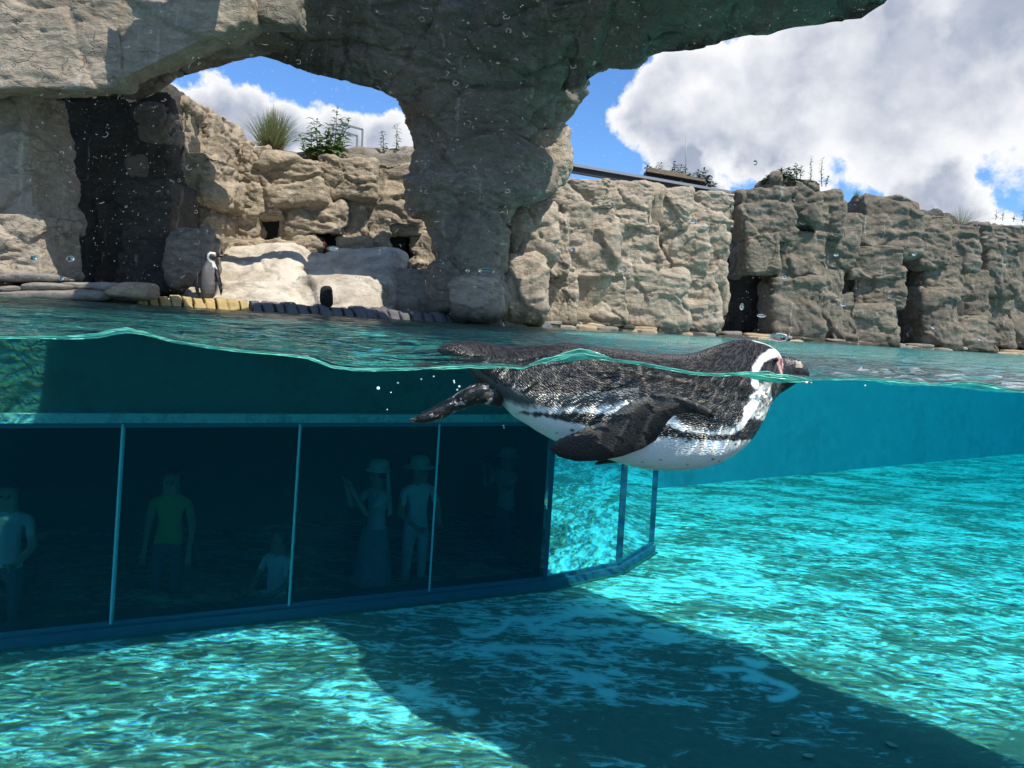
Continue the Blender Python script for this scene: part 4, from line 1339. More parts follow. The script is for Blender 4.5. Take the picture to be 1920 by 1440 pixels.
def skin_mat(name, col, rough=0.35, col2=None, scale=30.0, lo=0.5, hi=0.6):
    m, nt, out = material(name)
    geo = nt.n('ShaderNodeNewGeometry')
    n = nt.noise(geo.outputs['Position'], scale, 5, 0.6)
    c = nt.mix(nt.smooth(n, lo, hi), col, col2 or tuple(x * 1.6 for x in col))
    bp = nt.n('ShaderNodeBump', ins={'Strength': 0.5, 'Distance': 0.003, 'Height': nt.noise(geo.outputs['Position'], 260.0, 4, 0.6)})
    b = nt.n('ShaderNodeBsdfPrincipled', ins={'Base Color': c, 'Roughness': rough, 'Specular IOR Level': 0.5, 'Normal': bp.outputs[0]})
    nt.link(b.outputs[0], out.inputs['Surface'])
    return m


M['flipper'] = skin_mat('black_flipper_feathers', (0.005, 0.0045, 0.005), 0.6, (0.018, 0.016, 0.015), 55.0, 0.5, 0.8)
M['foot'] = skin_mat('blotched_penguin_foot', (0.014, 0.013, 0.013), 0.55, (0.46, 0.40, 0.38), 75.0, 0.56, 0.60)
M['bill'] = skin_mat('black_horn_bill', (0.016, 0.015, 0.016), 0.22, (0.05, 0.045, 0.045), 60.0)
M['horn'] = skin_mat('pale_horn_patch', (0.30, 0.27, 0.20), 0.25, (0.55, 0.5, 0.4), 40.0)
M['pink'] = skin_mat('pink_bare_skin', (0.42, 0.21, 0.20), 0.4, (0.55, 0.34, 0.32), 90.0)
M['eye'] = skin_mat('dark_red_brown_eye', (0.03, 0.008, 0.006), 0.08)


def poly_dist(X, Z, pts):
    best = np.full(X.shape, 1e9)
    for (ax, ay), (bx, by_) in zip(pts[:-1], pts[1:]):
        dx, dy = bx - ax, by_ - ay
        t = np.clip(((X - ax) * dx + (Z - ay) * dy) / (dx * dx + dy * dy + 1e-9), 0, 1)
        best = np.minimum(best, np.hypot(X - ax - t * dx, Z - ay - t * dy))
    return best


PY = 1.335


def swimming_penguin():
    root = empty('penguin', P(1150, 760, PY), 'black and white penguin swimming at the surface with its head above water', 'penguin')
    st = np.array([  # px, top, bottom, half width (m)
        (822, 653, 658, 0.004), (832, 647, 666, 0.016), (850, 641, 678, 0.026), (880, 638, 700, 0.034), (905, 641, 722, 0.046), (930, 645, 746, 0.060), (960, 648, 776, 0.074), (1000, 647, 802, 0.088),
        (1050, 644, 828, 0.098), (1100, 646, 847, 0.104), (1150, 652, 861, 0.108), (1200, 659, 871, 0.110), (1240, 664, 875, 0.109), (1280, 665, 874, 0.106), (1310, 659, 870, 0.101),
        (1340, 648, 862, 0.094), (1365, 640, 852, 0.085), (1385, 636, 840, 0.076), (1402, 636, 824, 0.066), (1418, 639, 800, 0.056), (1430, 644, 774, 0.048), (1441, 649, 757, 0.041), (1450, 654, 748, 0.034), (1458, 660, 742, 0.026), (1464, 668, 736, 0.016), (1467, 680, 724, 0.004)])
    px = np.concatenate([np.linspace(822, 1440, 420), np.linspace(1441.5, 1467, 40)])
    nth = 200

    def cub(x, col):   # monotone-ish smooth interpolation
        y = np.interp(x, st[:, 0], st[:, col])
        k = np.ones(9) / 9
        ys_ = np.convolve(np.pad(y, 4, mode='edge'), k, 'valid')
        return ys_
    top, bot, hw = cub(px, 1), cub(px, 2), cub(px, 3)
    th = np.linspace(0, 2 * math.pi, nth, endpoint=False)
    X = np.repeat(px[:, None], nth, 1)
    ct, sn = np.cos(th)[None, :], np.sin(th)[None, :]
    up = (1 - ct) / 2   # 0 bottom .. 1 top ; th=0 is the belly
    mid, half = (top + bot) / 2, (bot - top) / 2
    Z = mid[:, None] + half[:, None] * ct
    # head and neck are narrower than the breast beneath
    hf = np.interp(px, (1270, 1340, 1390, 1430, 1467), (1.0, 0.72, 0.60, 0.72, 0.95))
    # tail is a flat fan lying on top
    s_ = np.clip((up - 0.35) / 0.45, 0, 1)
    s_ = s_ * s_ * (3 - 2 * s_)
    wfac = 1 + (hf[:, None] - 1) * s_
    tailf = np.interp(px, (822, 900, 960), (0.35, 0.8, 1.0))
    wfac = wfac * (1 - (1 - tailf[:, None]) * (1 - up))
    fat = np.interp(px, (822, 960, 1100, 1340, 1420, 1467), (0.9, 0.8, 0.55, 0.55, 0.8, 0.9))[:, None]
    expo = np.where(ct > 0, fat, 0.9)                    # a full, flat sided belly
    Yd = -hw[:, None] * np.sign(sn) * np.abs(sn) ** expo * wfac
    # light plumage lumps
    pts = np.stack([X.ravel() / 60, Yd.ravel() * 25, Z.ravel() / 60], 1)
    lump = (fbm(pts, 60, 3) - 0.5) * 0.006
    U, V_ = X - 960.0, Z - HORIZON
    Yw = PY + Yd
    vx = (U * CR + V_ * SR) / F * PY
    vz = EYE - (-U * SR + V_ * CR) / F * PY
    v = np.stack([vx.ravel(), Yw.ravel(), vz.ravel()], 1)
    i = np.arange(X.size).reshape(X.shape)
    j = np.roll(i, -1, 1)
    q = np.stack([i[:-1], j[:-1], j[1:], i[1:]], -1).reshape(-1, 4)
    n = vert_normals(v, q)
    if ((v - v.mean(0)) * n).sum() < 0:
        q, n = q[:, ::-1], -n
    v = v + n * lump[:, None]
    # ---- plumage
    x, z = X.ravel(), Z.ravel()
    np_ = np.stack([x / 7, Yd.ravel() * 160, z / 7], 1)
    jag = (fbm(np_, 61, 3) - 0.5) * 13
    zj, xj = z + jag, x + jag * 0.7
    BLACK, WHITE = np.array((0.011, 0.0105, 0.011)), np.array((0.86, 0.88, 0.86))
    col = np.tile(WHITE, (len(x), 1))

    def put(mask, c, soft=None):
        mm = np.clip(mask, 0, 1)[:, None]
        col[:] = col * (1 - mm) + np.array(c) * mm
    back = np.interp(xj, (820, 880, 930, 975, 1050, 1120, 1170, 1210, 1260, 1300, 1345, 1362, 1372, 1386, 1402, 1425, 1440, 1470), (690, 705, 738, 752, 754, 750, 742, 742, 785, 792, 790, 776, 756, 740, 722, 712, 705, 702))
    put((back - zj + 5 * (fbm(np.stack([x / 2.5, Yd.ravel() * 420, z / 2.0], 1), 66, 2) - 0.5)) / 10 + 0.5, BLACK)
    # fade on the flank
    put(np.clip((back + 4 - zj) / 26, 0, 1) * (zj > back - 26) * (x < 1180) * 0.35, (0.32, 0.33, 0.32))
    upper = np.interp(xj, (965, 980, 1010, 1050, 1100, 1150, 1200, 1255, 1300, 1340, 1368, 1380, 1400, 1418, 1440), (772, 764, 763, 760, 762, 762, 768, 791, 798, 802, 794, 774, 776, 784, 786))
    lower = np.interp(xj, (965, 980, 1020, 1060, 1100, 1150, 1200, 1260, 1300, 1350, 1390, 1410, 1425, 1440), (770, 768, 770, 779, 787, 792, 800, 807, 809, 813, 816, 824, 812, 800))
    put(np.minimum((zj - upper) / 4 + 0.5, (lower - zj) / 4 + 0.5), BLACK * 1.2)
    # dark shoulder behind the chest band joins the back
    # dark chin and face below the water
    chin = np.interp(xj, (1405, 1428, 1445, 1470), (690, 735, 760, 770))
    put(np.minimum((chin - zj) / 5, (xj - 1425) / 6), BLACK * 1.6)
    # throat: grey streaks on white
    thr = np.minimum.reduce([(zj - 712) / 12, (785 - zj) / 12, (xj - 1385) / 14])
    put(np.clip(thr, 0, 1) * (fbm(np.stack([x / 16, Yd.ravel() * 300, (x + z) / 4], 1), 64, 3) > 0.46) * 0.7, (0.09, 0.09, 0.09))
    # head above water
    brow = poly_dist(x + jag * 0.4, z + jag * 0.4, [(1459, 664), (1452, 661), (1438, 662), (1424, 667), (1412, 677), (1403, 690), (1398, 703), (1398, 716)])
    put((8.5 - brow) / 3, (0.82, 0.82, 0.80))
    crown = poly_dist(x, z, [(1412, 637), (1430, 643), (1448, 652), (1460, 662)])
    put((3.5 - crown) / 2, (0.8, 0.8, 0.78))
    cheek = np.minimum.reduce([(z - (668 + (1450 - x) * 0.25)) / 3, (x - 1409) / 4, (706 - z) / 4])
    put(np.clip(cheek, 0, 1) * (brow > 7), (0.014, 0.013, 0.013))
    pk = poly_dist(x + jag * 0.25, z + jag * 0.25, [(1452, 668), (1450, 680), (1454, 692), (1458, 702)])
    put((5.0 - pk) / 3, (0.50, 0.27, 0.25))
    # belly specks
    r = np.random.default_rng(5)
    for sx, sz, rr in ((1065, 794, 5), (1040, 800, 3), (1180, 812, 3), (1262, 812, 4), (1355, 820, 4), (1395, 828, 4), (1315, 846, 4), (1270, 856, 3), (1220, 845, 3), (1190, 850, 3), (1330, 852, 3), (1342, 857, 3), (1090, 806, 3), (1302, 868, 3), (1377, 838, 3)):
        put((rr - np.hypot(x - sx, (z - sz) * 1.8)) / 2 * (sn.repeat(len(px), 0).ravel() > 0), BLACK)
    body = mesh_obj('body', v, q, M['feather'], root)
    ca = body.data.attributes.new('Col', 'FLOAT_COLOR', 'POINT')
    ca.data.foreach_set('color', np.concatenate([col, np.ones((len(x), 1))], 1).astype(np.float32).ravel())
    fa = body.data.attributes.new('fuv', 'FLOAT_VECTOR', 'POINT')
    arc = np.cumsum(np.concatenate([np.zeros((len(px), 1)), np.hypot(np.diff(Yd, axis=1), np.diff(Z / F * PY, axis=1))], 1), 1)
    fuv = np.stack([X / F * PY, arc, arc * 0], -1).reshape(-1, 3)
    fa.data.foreach_set('vector', fuv.astype(np.float32).ravel())

    # bill
    bs = np.array([(1448, 657, 746, 0.026), (1458, 663, 741, 0.0235), (1468, 667, 735, 0.019), (1480, 669, 727, 0.0155), (1492, 672, 719, 0.0125), (1502, 677, 713, 0.010), (1509, 683, 709, 0.0075), (1514, 690, 706, 0.005), (1517, 697, 704, 0.002)])
    bx = np.linspace(1448, 1517, 60)
    bt, bb, bw = (np.interp(bx, bs[:, 0], bs[:, c]) for c in (1, 2, 3))
    vb = []
    nk = 40
    for a in range(len(bx)):
        for k in range(nk):
            t = 2 * math.pi * k / nk
            c_, s2 = math.cos(t), math.sin(t)
            zz = (bt[a] + bb[a]) / 2 + (bb[a] - bt[a]) / 2 * c_
            seam = 1 - 0.22 * math.exp(-((zz - (703 - (1517 - bx[a]) * 0.08)) / 2.0) ** 2)
            p = np.array(P(bx[a], zz, PY))
            p[1] += -bw[a] * s2 * seam
            vb.append(p)
    ib = np.arange(len(vb)).reshape(len(bx), nk)
    jb = np.roll(ib, -1, 1)
    qb = np.stack([ib[:-1], jb[:-1], jb[1:], ib[1:]], -1).reshape(-1, 4)
    vb = np.array(vb)
    if ((vb - vb.mean(0)) * vert_normals(vb, qb)).sum() < 0:
        qb = qb[:, ::-1]
    bill = mesh_obj('bill', vb, qb, M['bill'], root)
    bill.data.materials.append(M['horn'])
    bill.data.materials.append(M['pink'])
    cx = np.zeros(len(bill.data.vertices) * 3)
    bill.data.vertices.foreach_get('co', cx)
    fz = vb[qb].mean(1)
    mi = np.zeros(len(qb), dtype=np.int32)
    fpx = np.interp(np.arange(len(qb)) // nk, np.arange(len(bx)), bx)
    pxz = 601 + (fpx - 960) * 0.0625 + (EYE - fz[:, 2]) / PY * F
    nz = (fbm(fz * 220, 81, 2) - 0.5) * 8
    mi[(np.abs(fpx - 1494 + nz) < 6) & (np.abs(pxz - 683) < 6 + nz * 0.4)] = 1
    mi[(fpx + nz < 1461) & (pxz > 672) & (pxz < 702)] = 2
    bill.data.polygons.foreach_set('material_index', mi)

    # eye
    for s in (-1, 1):
        c = np.array(P(1443.5, 673, PY))
        bm_ = bmesh.new()
        bmesh.ops.create_uvsphere(bm_, u_segments=14, v_segments=10, radius=0.0042)
        me_ = bpy.data.meshes.new('eye')
        bm_.to_mesh(me_)
        bm_.free()
        me_.materials.append(M['eye'])
        e = bpy.data.objects.new('eye', me_)
        C.objects.link(e)
        e.parent = body
        e.location = (c[0], PY + s * 0.0325, c[2])

    # flippers: outline traced along their length, an aerofoil in section, swung out from the body
    def flipper(topE, botE, yin, ytip, name='flipper'):
        n1, n2 = 90, 36
        tp = np.array(topE, float)
        bt_ = np.array(botE, float)

        def along(p):
            s = np.concatenate([[0], np.cumsum(np.hypot(*np.diff(p, axis=0).T))])
            u = np.linspace(0, s[-1], n1)
            return np.stack([np.interp(u, s, p[:, 0]), np.interp(u, s, p[:, 1])], 1)
        A, B = along(tp), along(bt_)
        vs = []
        for a in range(n1):
            t = a / (n1 - 1)
            yy_ = yin + (ytip - yin) * t ** 0.8
            half_ = 0.0085 * (1 - t) ** 0.5 + 0.0012
            for k in range(n2):
                w = 2 * math.pi * k / n2
                e = (1 - math.cos(w)) / 2
                p = A[a] * (1 - e) + B[a] * e
                saw = 0.9 * math.sin(a * 1.9) * (1 if e < 0.12 else 0)
                q_ = np.array(P(p[0], p[1] + saw, PY))
                q_[1] += yy_ - half_ * math.sin(w) + 0.012 * (e - 0.5) * (1 - t)
                vs.append(q_)
        vs = np.array(vs)
        ii = np.arange(len(vs)).reshape(n1, n2)
        jj = np.roll(ii, -1, 1)
        qq = np.stack([ii[:-1], jj[:-1], jj[1:], ii[1:]], -1).reshape(-1, 4)
        if ((vs - vs.mean(0)) * vert_normals(vs, qq)).sum() < 0:
            qq = qq[:, ::-1]
        return mesh_obj(name, vs, qq, M['flipper'], root)
    flipper([(1300, 752), (1262, 734), (1228, 725), (1200, 727), (1172, 736), (1145, 752), (1122, 768), (1090, 783), (1058, 795), (1036, 804), (1022, 815)],
            [(1318, 778), (1292, 776), (1262, 780), (1240, 790), (1215, 805), (1185, 822), (1150, 834), (1110, 841), (1070, 841), (1040, 833), (1023, 818)], -0.090, -0.128)
    flipper([(1190, 850), (1168, 856), (1142, 866), (1122, 880)], [(1198, 874), (1172, 876), (1146, 880), (1124, 884)], 0.03, 0.06)

    # legs and webbed feet trailing behind
    for s, dx, dy in ((-1, 0, 0), (1, 14, -5)):
        y0 = PY + s * 0.03
        path = [(945, 742), (925, 737), (900, 735), (875, 744), (855, 754)]
        pts_ = [np.array(P(a + dx, b + dy, PY)) * np.array((1, 0, 1)) + np.array((0, y0, 0)) for a, b in path]
        parts = [tube_mesh(pts_, [0.021, 0.0205, 0.0195, 0.0175, 0.014], 16)]
        for ti, (oy, oz) in enumerate(((-0.018, 0), (0.0, 2), (0.018, 4))):
            tp_ = [(868, 747), (845, 758 + oz * 0.5), (822, 770 + oz), (800, 778 + oz), (786, 781 + oz)]
            tpp = [np.array(P(a + dx, b + dy, PY)) * np.array((1, 0, 1)) + np.array((0, y0 + oy * k / 4, 0)) for k, (a, b) in enumerate(tp_)]
            parts.append(tube_mesh(tpp, [0.014, 0.0135, 0.0125, 0.0095, 0.005], 12))
            cl = [np.array(P(a + dx, b + dy, PY)) * np.array((1, 0, 1)) + np.array((0, y0 + oy, 0)) for a, b in ((788, 780 + oz), (778, 782 + oz), (774, 779 + oz))]
            parts.append(tube_mesh(cl, [0.005, 0.0032, 0.0008], 8))
        # web between the toes
        w0 = [np.array(P(a + dx, b + dy, PY)) * np.array((1, 0, 1)) + np.array((0, y0 + o_, 0)) for o_ in (-0.018, 0.018) for a, b in ((862, 752), (830, 768), (798, 780))]
        wv_ = [p + np.array((0, 0, 0.002)) for p in w0] + [p - np.array((0, 0, 0.002)) for p in w0]
        parts.append((wv_, [(0, 1, 4, 3), (1, 2, 5, 4), (9, 10, 7, 6), (10, 11, 8, 7), (0, 6, 7, 1), (1, 7, 8, 2), (3, 4, 10, 9), (4, 5, 11, 10)]))
        mesh_obj('foot', *join(parts), M['foot'], root)
    return root


swimming_penguin()


def standing_penguin():
    Y = 7.95
    root = empty('penguin', P(395, 570, Y), 'small penguin standing on the mossy kerb with its back turned', 'penguin')
    st = np.array([(471, 391.5, 396.5, .012), (472.5, 387.5, 402, .035), (475, 385, 406, .052), (478, 384, 408, .058), (481.5, 384, 408, .058), (485, 384.5, 405, .055), (489, 385, 402.5, .052), (493, 384.7, 402.5, .054), (498, 383, 404.5, .064),
                   (504, 380.5, 406.5, .08), (512, 378, 408, .092), (522, 376.2, 408.8, .1), (534, 376, 409, .102), (544, 377, 407.5, .096), (551, 379, 405, .085), (557, 381, 401, .06), (562, 383, 394, .03), (565, 385, 391, .012)])
    rows = np.linspace(471, 565, 110)
    l, r_, d = (np.interp(rows, st[:, 0], st[:, k]) for k in (1, 2, 3))
    nth = 72
    v, xs_, zs_, ys_ = [], [], [], []
    for a in range(len(rows)):
        for k in range(nth):
            t = 2 * math.pi * k / nth
            xx = (l[a] + r_[a]) / 2 + (r_[a] - l[a]) / 2 * math.cos(t)
            p = np.array(P(xx, rows[a], Y))
            p[1] += d[a] * math.sin(t)
            v.append(p)
            xs_.append(xx)
            zs_.append(rows[a])
            ys_.append(math.sin(t))
    v, x, z, yd = np.array(v), np.array(xs_), np.array(zs_), np.array(ys_)
    i = np.arange(len(v)).reshape(len(rows), nth)
    j = np.roll(i, -1, 1)
    q = np.stack([i[:-1], j[:-1], j[1:], i[1:]], -1).reshape(-1, 4)
    if ((v - v.mean(0)) * vert_normals(v, q)).sum() < 0:
        q = q[:, ::-1]
    col = np.tile(np.array((0.12, 0.11, 0.107)), (len(v), 1))
    front_ = (x - (l.repeat(nth) + r_.repeat(nth)) / 2) / np.maximum((r_ - l).repeat(nth) / 2, .1) * 0.75 + yd * 0.65
    col[(front_ > 0.62) & (z > 498)] = (0.8, 0.8, 0.78)
    col[(z < 489)] = (0.03, 0.026, 0.026)
    sd = poly_dist(x, z, [(404, 475.5), (398, 474.5), (394.5, 479), (393.5, 484), (397, 489), (402, 492), (404, 500)])
    col[(sd < 1.9) & (yd < 0.3)] = (0.62, 0.62, 0.60)
    col[(x > 405) & (z > 476) & (z < 481)] = (0.5, 0.2, 0.18)
    b = mesh_obj('body', v, q, M['feather'], root)
    ca = b.data.attributes.new('Col', 'FLOAT_COLOR', 'POINT')
    ca.data.foreach_set('color', np.concatenate([col, np.ones((len(v), 1))], 1).astype(np.float32).ravel())
    fa = b.data.attributes.new('fuv', 'FLOAT_VECTOR', 'POINT')
    fa.data.foreach_set('vector', np.stack([v[:, 2], v[:, 0], v[:, 1] * 0], 1).astype(np.float32).ravel())
    mesh_obj('bill', *tube_mesh([P(404, 479, Y), P(412, 479, Y), P(418, 480, Y), P(421, 482, Y)], [0.028, 0.02, 0.013, 0.003], 10), M['bill'], root)

    def flip(path, rad, dy):
        pts = [np.array(P(a, b_, Y)) + np.array((0, dy + o_, 0)) for a, b_, o_ in path]
        fv_, ff = tube_mesh(pts, rad, 10)
        c = np.array([np.array(pp) for pp in fv_])
        m_ = np.repeat(np.array(pts), 10, 0)
        c[:, 0] = m_[:, 0] + (c[:, 0] - m_[:, 0]) * 0.55
        mesh_obj('flipper', c, ff, M['flipper'], root)
    flip([(406, 506, 0), (410, 513, -.02), (413.5, 524, -.03), (416.5, 536, -.03), (417.5, 546, -.02), (416.5, 554, -.01)], [0.02, 0.034, 0.036, 0.032, 0.024, 0.006], -0.02)
    flip([(381, 507, 0), (378.5, 516, -.03), (377, 528, -.045), (376.8, 540, -.045), (377.5, 549, -.03), (379, 556, -.01)], [0.02, 0.034, 0.036, 0.032, 0.024, 0.006], -0.06)
    for fx in (388, 399):
        c = np.array(P(fx, 567, Y))
        parts = [tube_mesh([np.array(P(fx, 559, Y)), c], [0.022, 0.02], 10)]
        for a in (-0.5, 0.0, 0.5):
            d_ = np.array((0.75 + 0.2 * abs(a), a, 0.0)) * 0.075
            parts.append(tube_mesh([c, c + d_ * 0.6, c + d_], [0.018, 0.014, 0.006], 8))
        mesh_obj('foot', *join(parts), M['foot'], root)


standing_penguin()


# ---------------------------------------------------------------- visitors behind the gallery windows
SK = {'skin': simple('skin', (0.42, 0.27, 0.20), 0.6), 'hair': simple('dark_hair', (0.03, 0.022, 0.018), 0.7), 'jean': simple('denim', (0.06, 0.09, 0.15), 0.9),
      'white': simple('white_cotton', (0.72, 0.72, 0.70), 0.9), 'green': simple('green_cotton', (0.22, 0.42, 0.12), 0.9), 'pale': simple('pale_grey_cotton', (0.5, 0.52, 0.55), 0.9),
      'print': simple('patterned_skirt', (0.20, 0.22, 0.28), 0.9, var=0.8, scale=22), 'straw': simple('pale_hat_cloth', (0.62, 0.6, 0.55), 0.9), 'shoe': simple('dark_shoe', (0.05, 0.05, 0.05), 0.7), 'black': simple('black_plastic', (0.02, 0.02, 0.022), 0.4)}


def person(label, px, py_head, Y, height, yaw, top, bottom, arms='down', hat=None, legs='stand', skirt=False):
    s = height / 1.70
    head = np.array(P(px, py_head, Y))
    base = head - np.array((0, 0, height if legs == 'stand' else 0.86 * s))
    root = empty('person', tuple(base), label, 'person')
    root.rotation_euler = (0, 0, yaw)
    V, E, R = [], [], []

    def add(p, r, par=None):
        V.append(Vector(p) * s)
        R.append(r * s)
        if par is not None:
            E.append((par, len(V) - 1))
        return len(V) - 1
    hz = 0.90 if legs == 'stand' else 0.12
    pel = add((0, 0, hz), 0.135)
    sp = add((0, 0, hz + 0.16), 0.125, pel)
    ch = add((0, 0.0, hz + 0.36), 0.145, sp)
    nk = add((0, 0, hz + 0.50), 0.06, ch)
    h0 = add((0, -0.02, hz + 0.60), 0.078, nk)
    h1 = add((0, -0.01, hz + 0.69), 0.095, h0)
    add((0, 0.0, hz + 0.755), 0.07, h1)
    add((0, -0.105, hz + 0.645), 0.014, h0)
    for sd in (-1, 1):
        sh = add((sd * 0.185, 0, hz + 0.44), 0.06, ch)
        if arms == 'down':
            el, wr, hd = (sd * 0.235, 0.03, hz + 0.15), (sd * 0.235, -0.04, hz - 0.09), (0, -0.02, -0.08)
        elif arms == 'up':
            el, wr, hd = (sd * 0.22, -0.22, hz + 0.26), (sd * 0.09, -0.34, hz + 0.50), (-sd * 0.01, -0.03, 0.075)
        else:
            el, wr, hd = (sd * 0.25, -0.08, hz + 0.18), (sd * 0.16, -0.28, hz + 0.08), (-sd * 0.02, -0.08, -0.01)
        a = add(el, 0.042, sh)
        b = add(wr, 0.028, a)
        wv = Vector(wr)
        hdv = Vector(hd)
        pm = add(wv + hdv * 0.8, 0.034, b)
        sdv = Vector((0, 1, 0)).cross(hdv.normalized())
        if sdv.length < 0.2:
            sdv = Vector((1, 0, 0))
        sdv.normalize()
        for k, (o_, ln) in enumerate(((-0.03, 0.8), (-0.01, 0.95), (0.01, 0.9), (0.03, 0.7))):
            k1 = add(wv + hdv * 1.4 + sdv * o_, 0.010, pm)
            add(wv + hdv * (1.4 + ln * 0.7) + sdv * o_ * 1.1 + Vector((0, -0.015, 0)), 0.007, k1)
        t1 = add(wv + hdv * 0.9 + sdv * 0.045 + Vector((0, -0.015, 0)), 0.011, pm)
        add(wv + hdv * 1.3 + sdv * 0.06 + Vector((0, -0.025, 0)), 0.008, t1)
        hip = add((sd * 0.095, 0, hz - 0.06), 0.095, pel)
        if legs == 'stand':
            kn = add((sd * 0.10, -0.015, 0.48), 0.062, hip)
            an = add((sd * 0.105, 0.02, 0.09), 0.042, kn)
            add((sd * 0.115, -0.14, 0.035), 0.038, an)
        else:
            kn = add((sd * 0.22, -0.34, 0.16), 0.06, hip)
            an = add((sd * 0.05, -0.42 - 0.05 * sd, 0.05), 0.042, kn)
            add((sd * -0.08, -0.46 - 0.05 * sd, 0.045), 0.038, an)
    me = bpy.data.meshes.new('body')
    me.from_pydata([tuple(p) for p in V], E, [])
    tmp = bpy.data.objects.new('body_tmp', me)
    C.objects.link(tmp)
    sk = tmp.modifiers.new('skin', 'SKIN')
    for k, r in enumerate(R):
        me.skin_vertices[0].data[k].radius = (r, r * (0.78 if k in (0, 1, 2) else 0.95))
    me.skin_vertices[0].data[0].use_root = True
    tmp.modifiers.new('sub', 'SUBSURF').render_levels = 2
    tmp.modifiers['sub'].levels = 2
    dg = bpy.context.evaluated_depsgraph_get()
    dg.update()
    fin = bpy.data.meshes.new_from_object(tmp.evaluated_get(dg))
    bpy.data.objects.remove(tmp)
    fin.name = 'body'
    for m_ in (SK['skin'], top, bottom, SK['shoe']):
        fin.materials.append(m_)
    pc = np.empty(len(fin.polygons) * 3)
    fin.polygons.foreach_get('center', pc)
    pc = pc.reshape(-1, 3) / s
    mi = np.zeros(len(pc), dtype=np.int32)
    zz, rad = pc[:, 2], np.abs(pc[:, 0])
    torso = (zz > hz + 0.0) & (zz < hz + 0.505) & (rad < 0.245) & (np.abs(pc[:, 1]) < 0.155) & ~((rad > 0.19) & (zz < hz + 0.28))
    mi[torso] = 1
    mi[(zz <= hz + 0.0) & (rad < 0.21)] = 2
    if legs == 'stand':
        mi[(zz < 0.10)] = 3
    fin.polygons.foreach_set('material_index', mi)
    fin.polygons.foreach_set('use_smooth', np.ones(len(mi), dtype=bool))
    b = bpy.data.objects.new('body', fin)
    C.objects.link(b)
    b.parent = root

    def child(name, v, f, mat):
        o = mesh_obj(name, np.array([np.array(p) * s for p in v]), f, mat)
        o.parent = root
        return o
    c = (0, 0.012, hz + 0.70)
    p, q = cube_template(8)
    sph = p / np.linalg.norm(p, axis=1, keepdims=True)
    hv_ = sph * np.array((0.104, 0.112, 0.11)) + np.array(c)
    keep = (hv_[q].mean(1)[:, 1] > -0.035) | (hv_[q].mean(1)[:, 2] > hz + 0.745)
    child('hair', hv_, q[keep], SK['hair'])
    for sd in (-1, 1):
        eo = child('eye', sph * 0.011 + np.array((sd * 0.034, -0.092, hz + 0.665)), q, SK['black'])
        eo.parent = b
    if hat:
        prof = ((0.19, 0.705), (0.185, 0.712), (0.115, 0.735), (0.112, 0.80), (0.08, 0.835), (0.02, 0.845)) if hat != 'cape' else ((0.15, 0.715), (0.145, 0.722), (0.118, 0.735), (0.115, 0.80), (0.085, 0.84), (0.02, 0.85))
        n_ = 24
        v = [(r * math.cos(2 * math.pi * k / n_), r * math.sin(2 * math.pi * k / n_), hz + h_) for r, h_ in prof for k in range(n_)]
        f = [(a * n_ + k, a * n_ + (k + 1) % n_, (a + 1) * n_ + (k + 1) % n_, (a + 1) * n_ + k) for a in range(len(prof) - 1) for k in range(n_)]
        ho = child('hat', v, f, SK['straw'])
        if hat == 'cape':
            v = []
            for a in range(7):
                t = a / 6
                for k in range(13):
                    w = math.pi * (0.08 + 0.84 * k / 12)
                    r = 0.118 + 0.07 * t
                    v.append((r * math.cos(w), r * math.sin(w) * 0.9 + 0.01, hz + 0.74 - 0.52 * t))
            f = [(a * 13 + k, a * 13 + k + 1, (a + 1) * 13 + k + 1, (a + 1) * 13 + k) for a in range(6) for k in range(12)]
            child('neck_cape', v, f, SK['straw'])
    if skirt:
        n_, v = 28, []
        for r, h_ in ((0.15, hz + 0.06), (0.19, hz - 0.1), (0.23, hz - 0.35), (0.26, hz - 0.6)):
            v += [((r + 0.012 * math.sin(5 * 2 * math.pi * k / n_)) * math.cos(2 * math.pi * k / n_), (r + 0.012 * math.sin(5 * 2 * math.pi * k / n_)) * 0.85 * math.sin(2 * math.pi * k / n_), h_) for k in range(n_)]
        f = [(a * n_ + k, a * n_ + (k + 1) % n_, (a + 1) * n_ + (k + 1) % n_, (a + 1) * n_ + k) for a in range(3) for k in range(n_)]
        child('skirt', v, f, SK['print'])
    return root


person('person in a green top standing behind the second gallery window', 325, 878, 7.7, 1.62, 0.1, SK['green'], SK['jean'])
person('seated person in a white sleeveless top on the gallery window sill', 524, 1003, 7.85, 1.45, -0.5, SK['white'], SK['pale'], arms='lap', legs='sit')
w_ = person('person in a caped sun hat and patterned skirt raising a camera', 712, 868, 8.2, 1.64, -0.95, SK['pale'], SK['jean'], arms='up', hat='cape', skirt=True)
person('person in a brimmed hat and white top behind the third window joint', 788, 860, 8.55, 1.66, 0.6, SK['white'], SK['pale'], arms='lap', hat='brim')
person('person in a light shirt and hat far back by the gallery corner', 955, 842, 9.7, 1.60, -0.9, SK['pale'], SK['jean'], arms='up', hat='brim')
person('person in a pale shirt standing at the left edge of the gallery', 18, 900, 6.75, 1.66, 0.3, SK['pale'], SK['jean'], arms='lap')
cb = P(664, 918, 8.2)
camo = mesh_obj('hand_camera', *box_mesh((-0.055, -0.03, -0.04), (0.055, 0.03, 0.04)), SK['black'], smooth=False)
camo.location = cb
lens = mesh_obj('lens', *tube_mesh([(-0.0, -0.03, 0), (0.0, -0.07, 0)], [0.03, 0.028], 14), SK['black'])
lens.parent = camo
tag(camo, 'small black camera held up by the person in the caped hat', 'camera')

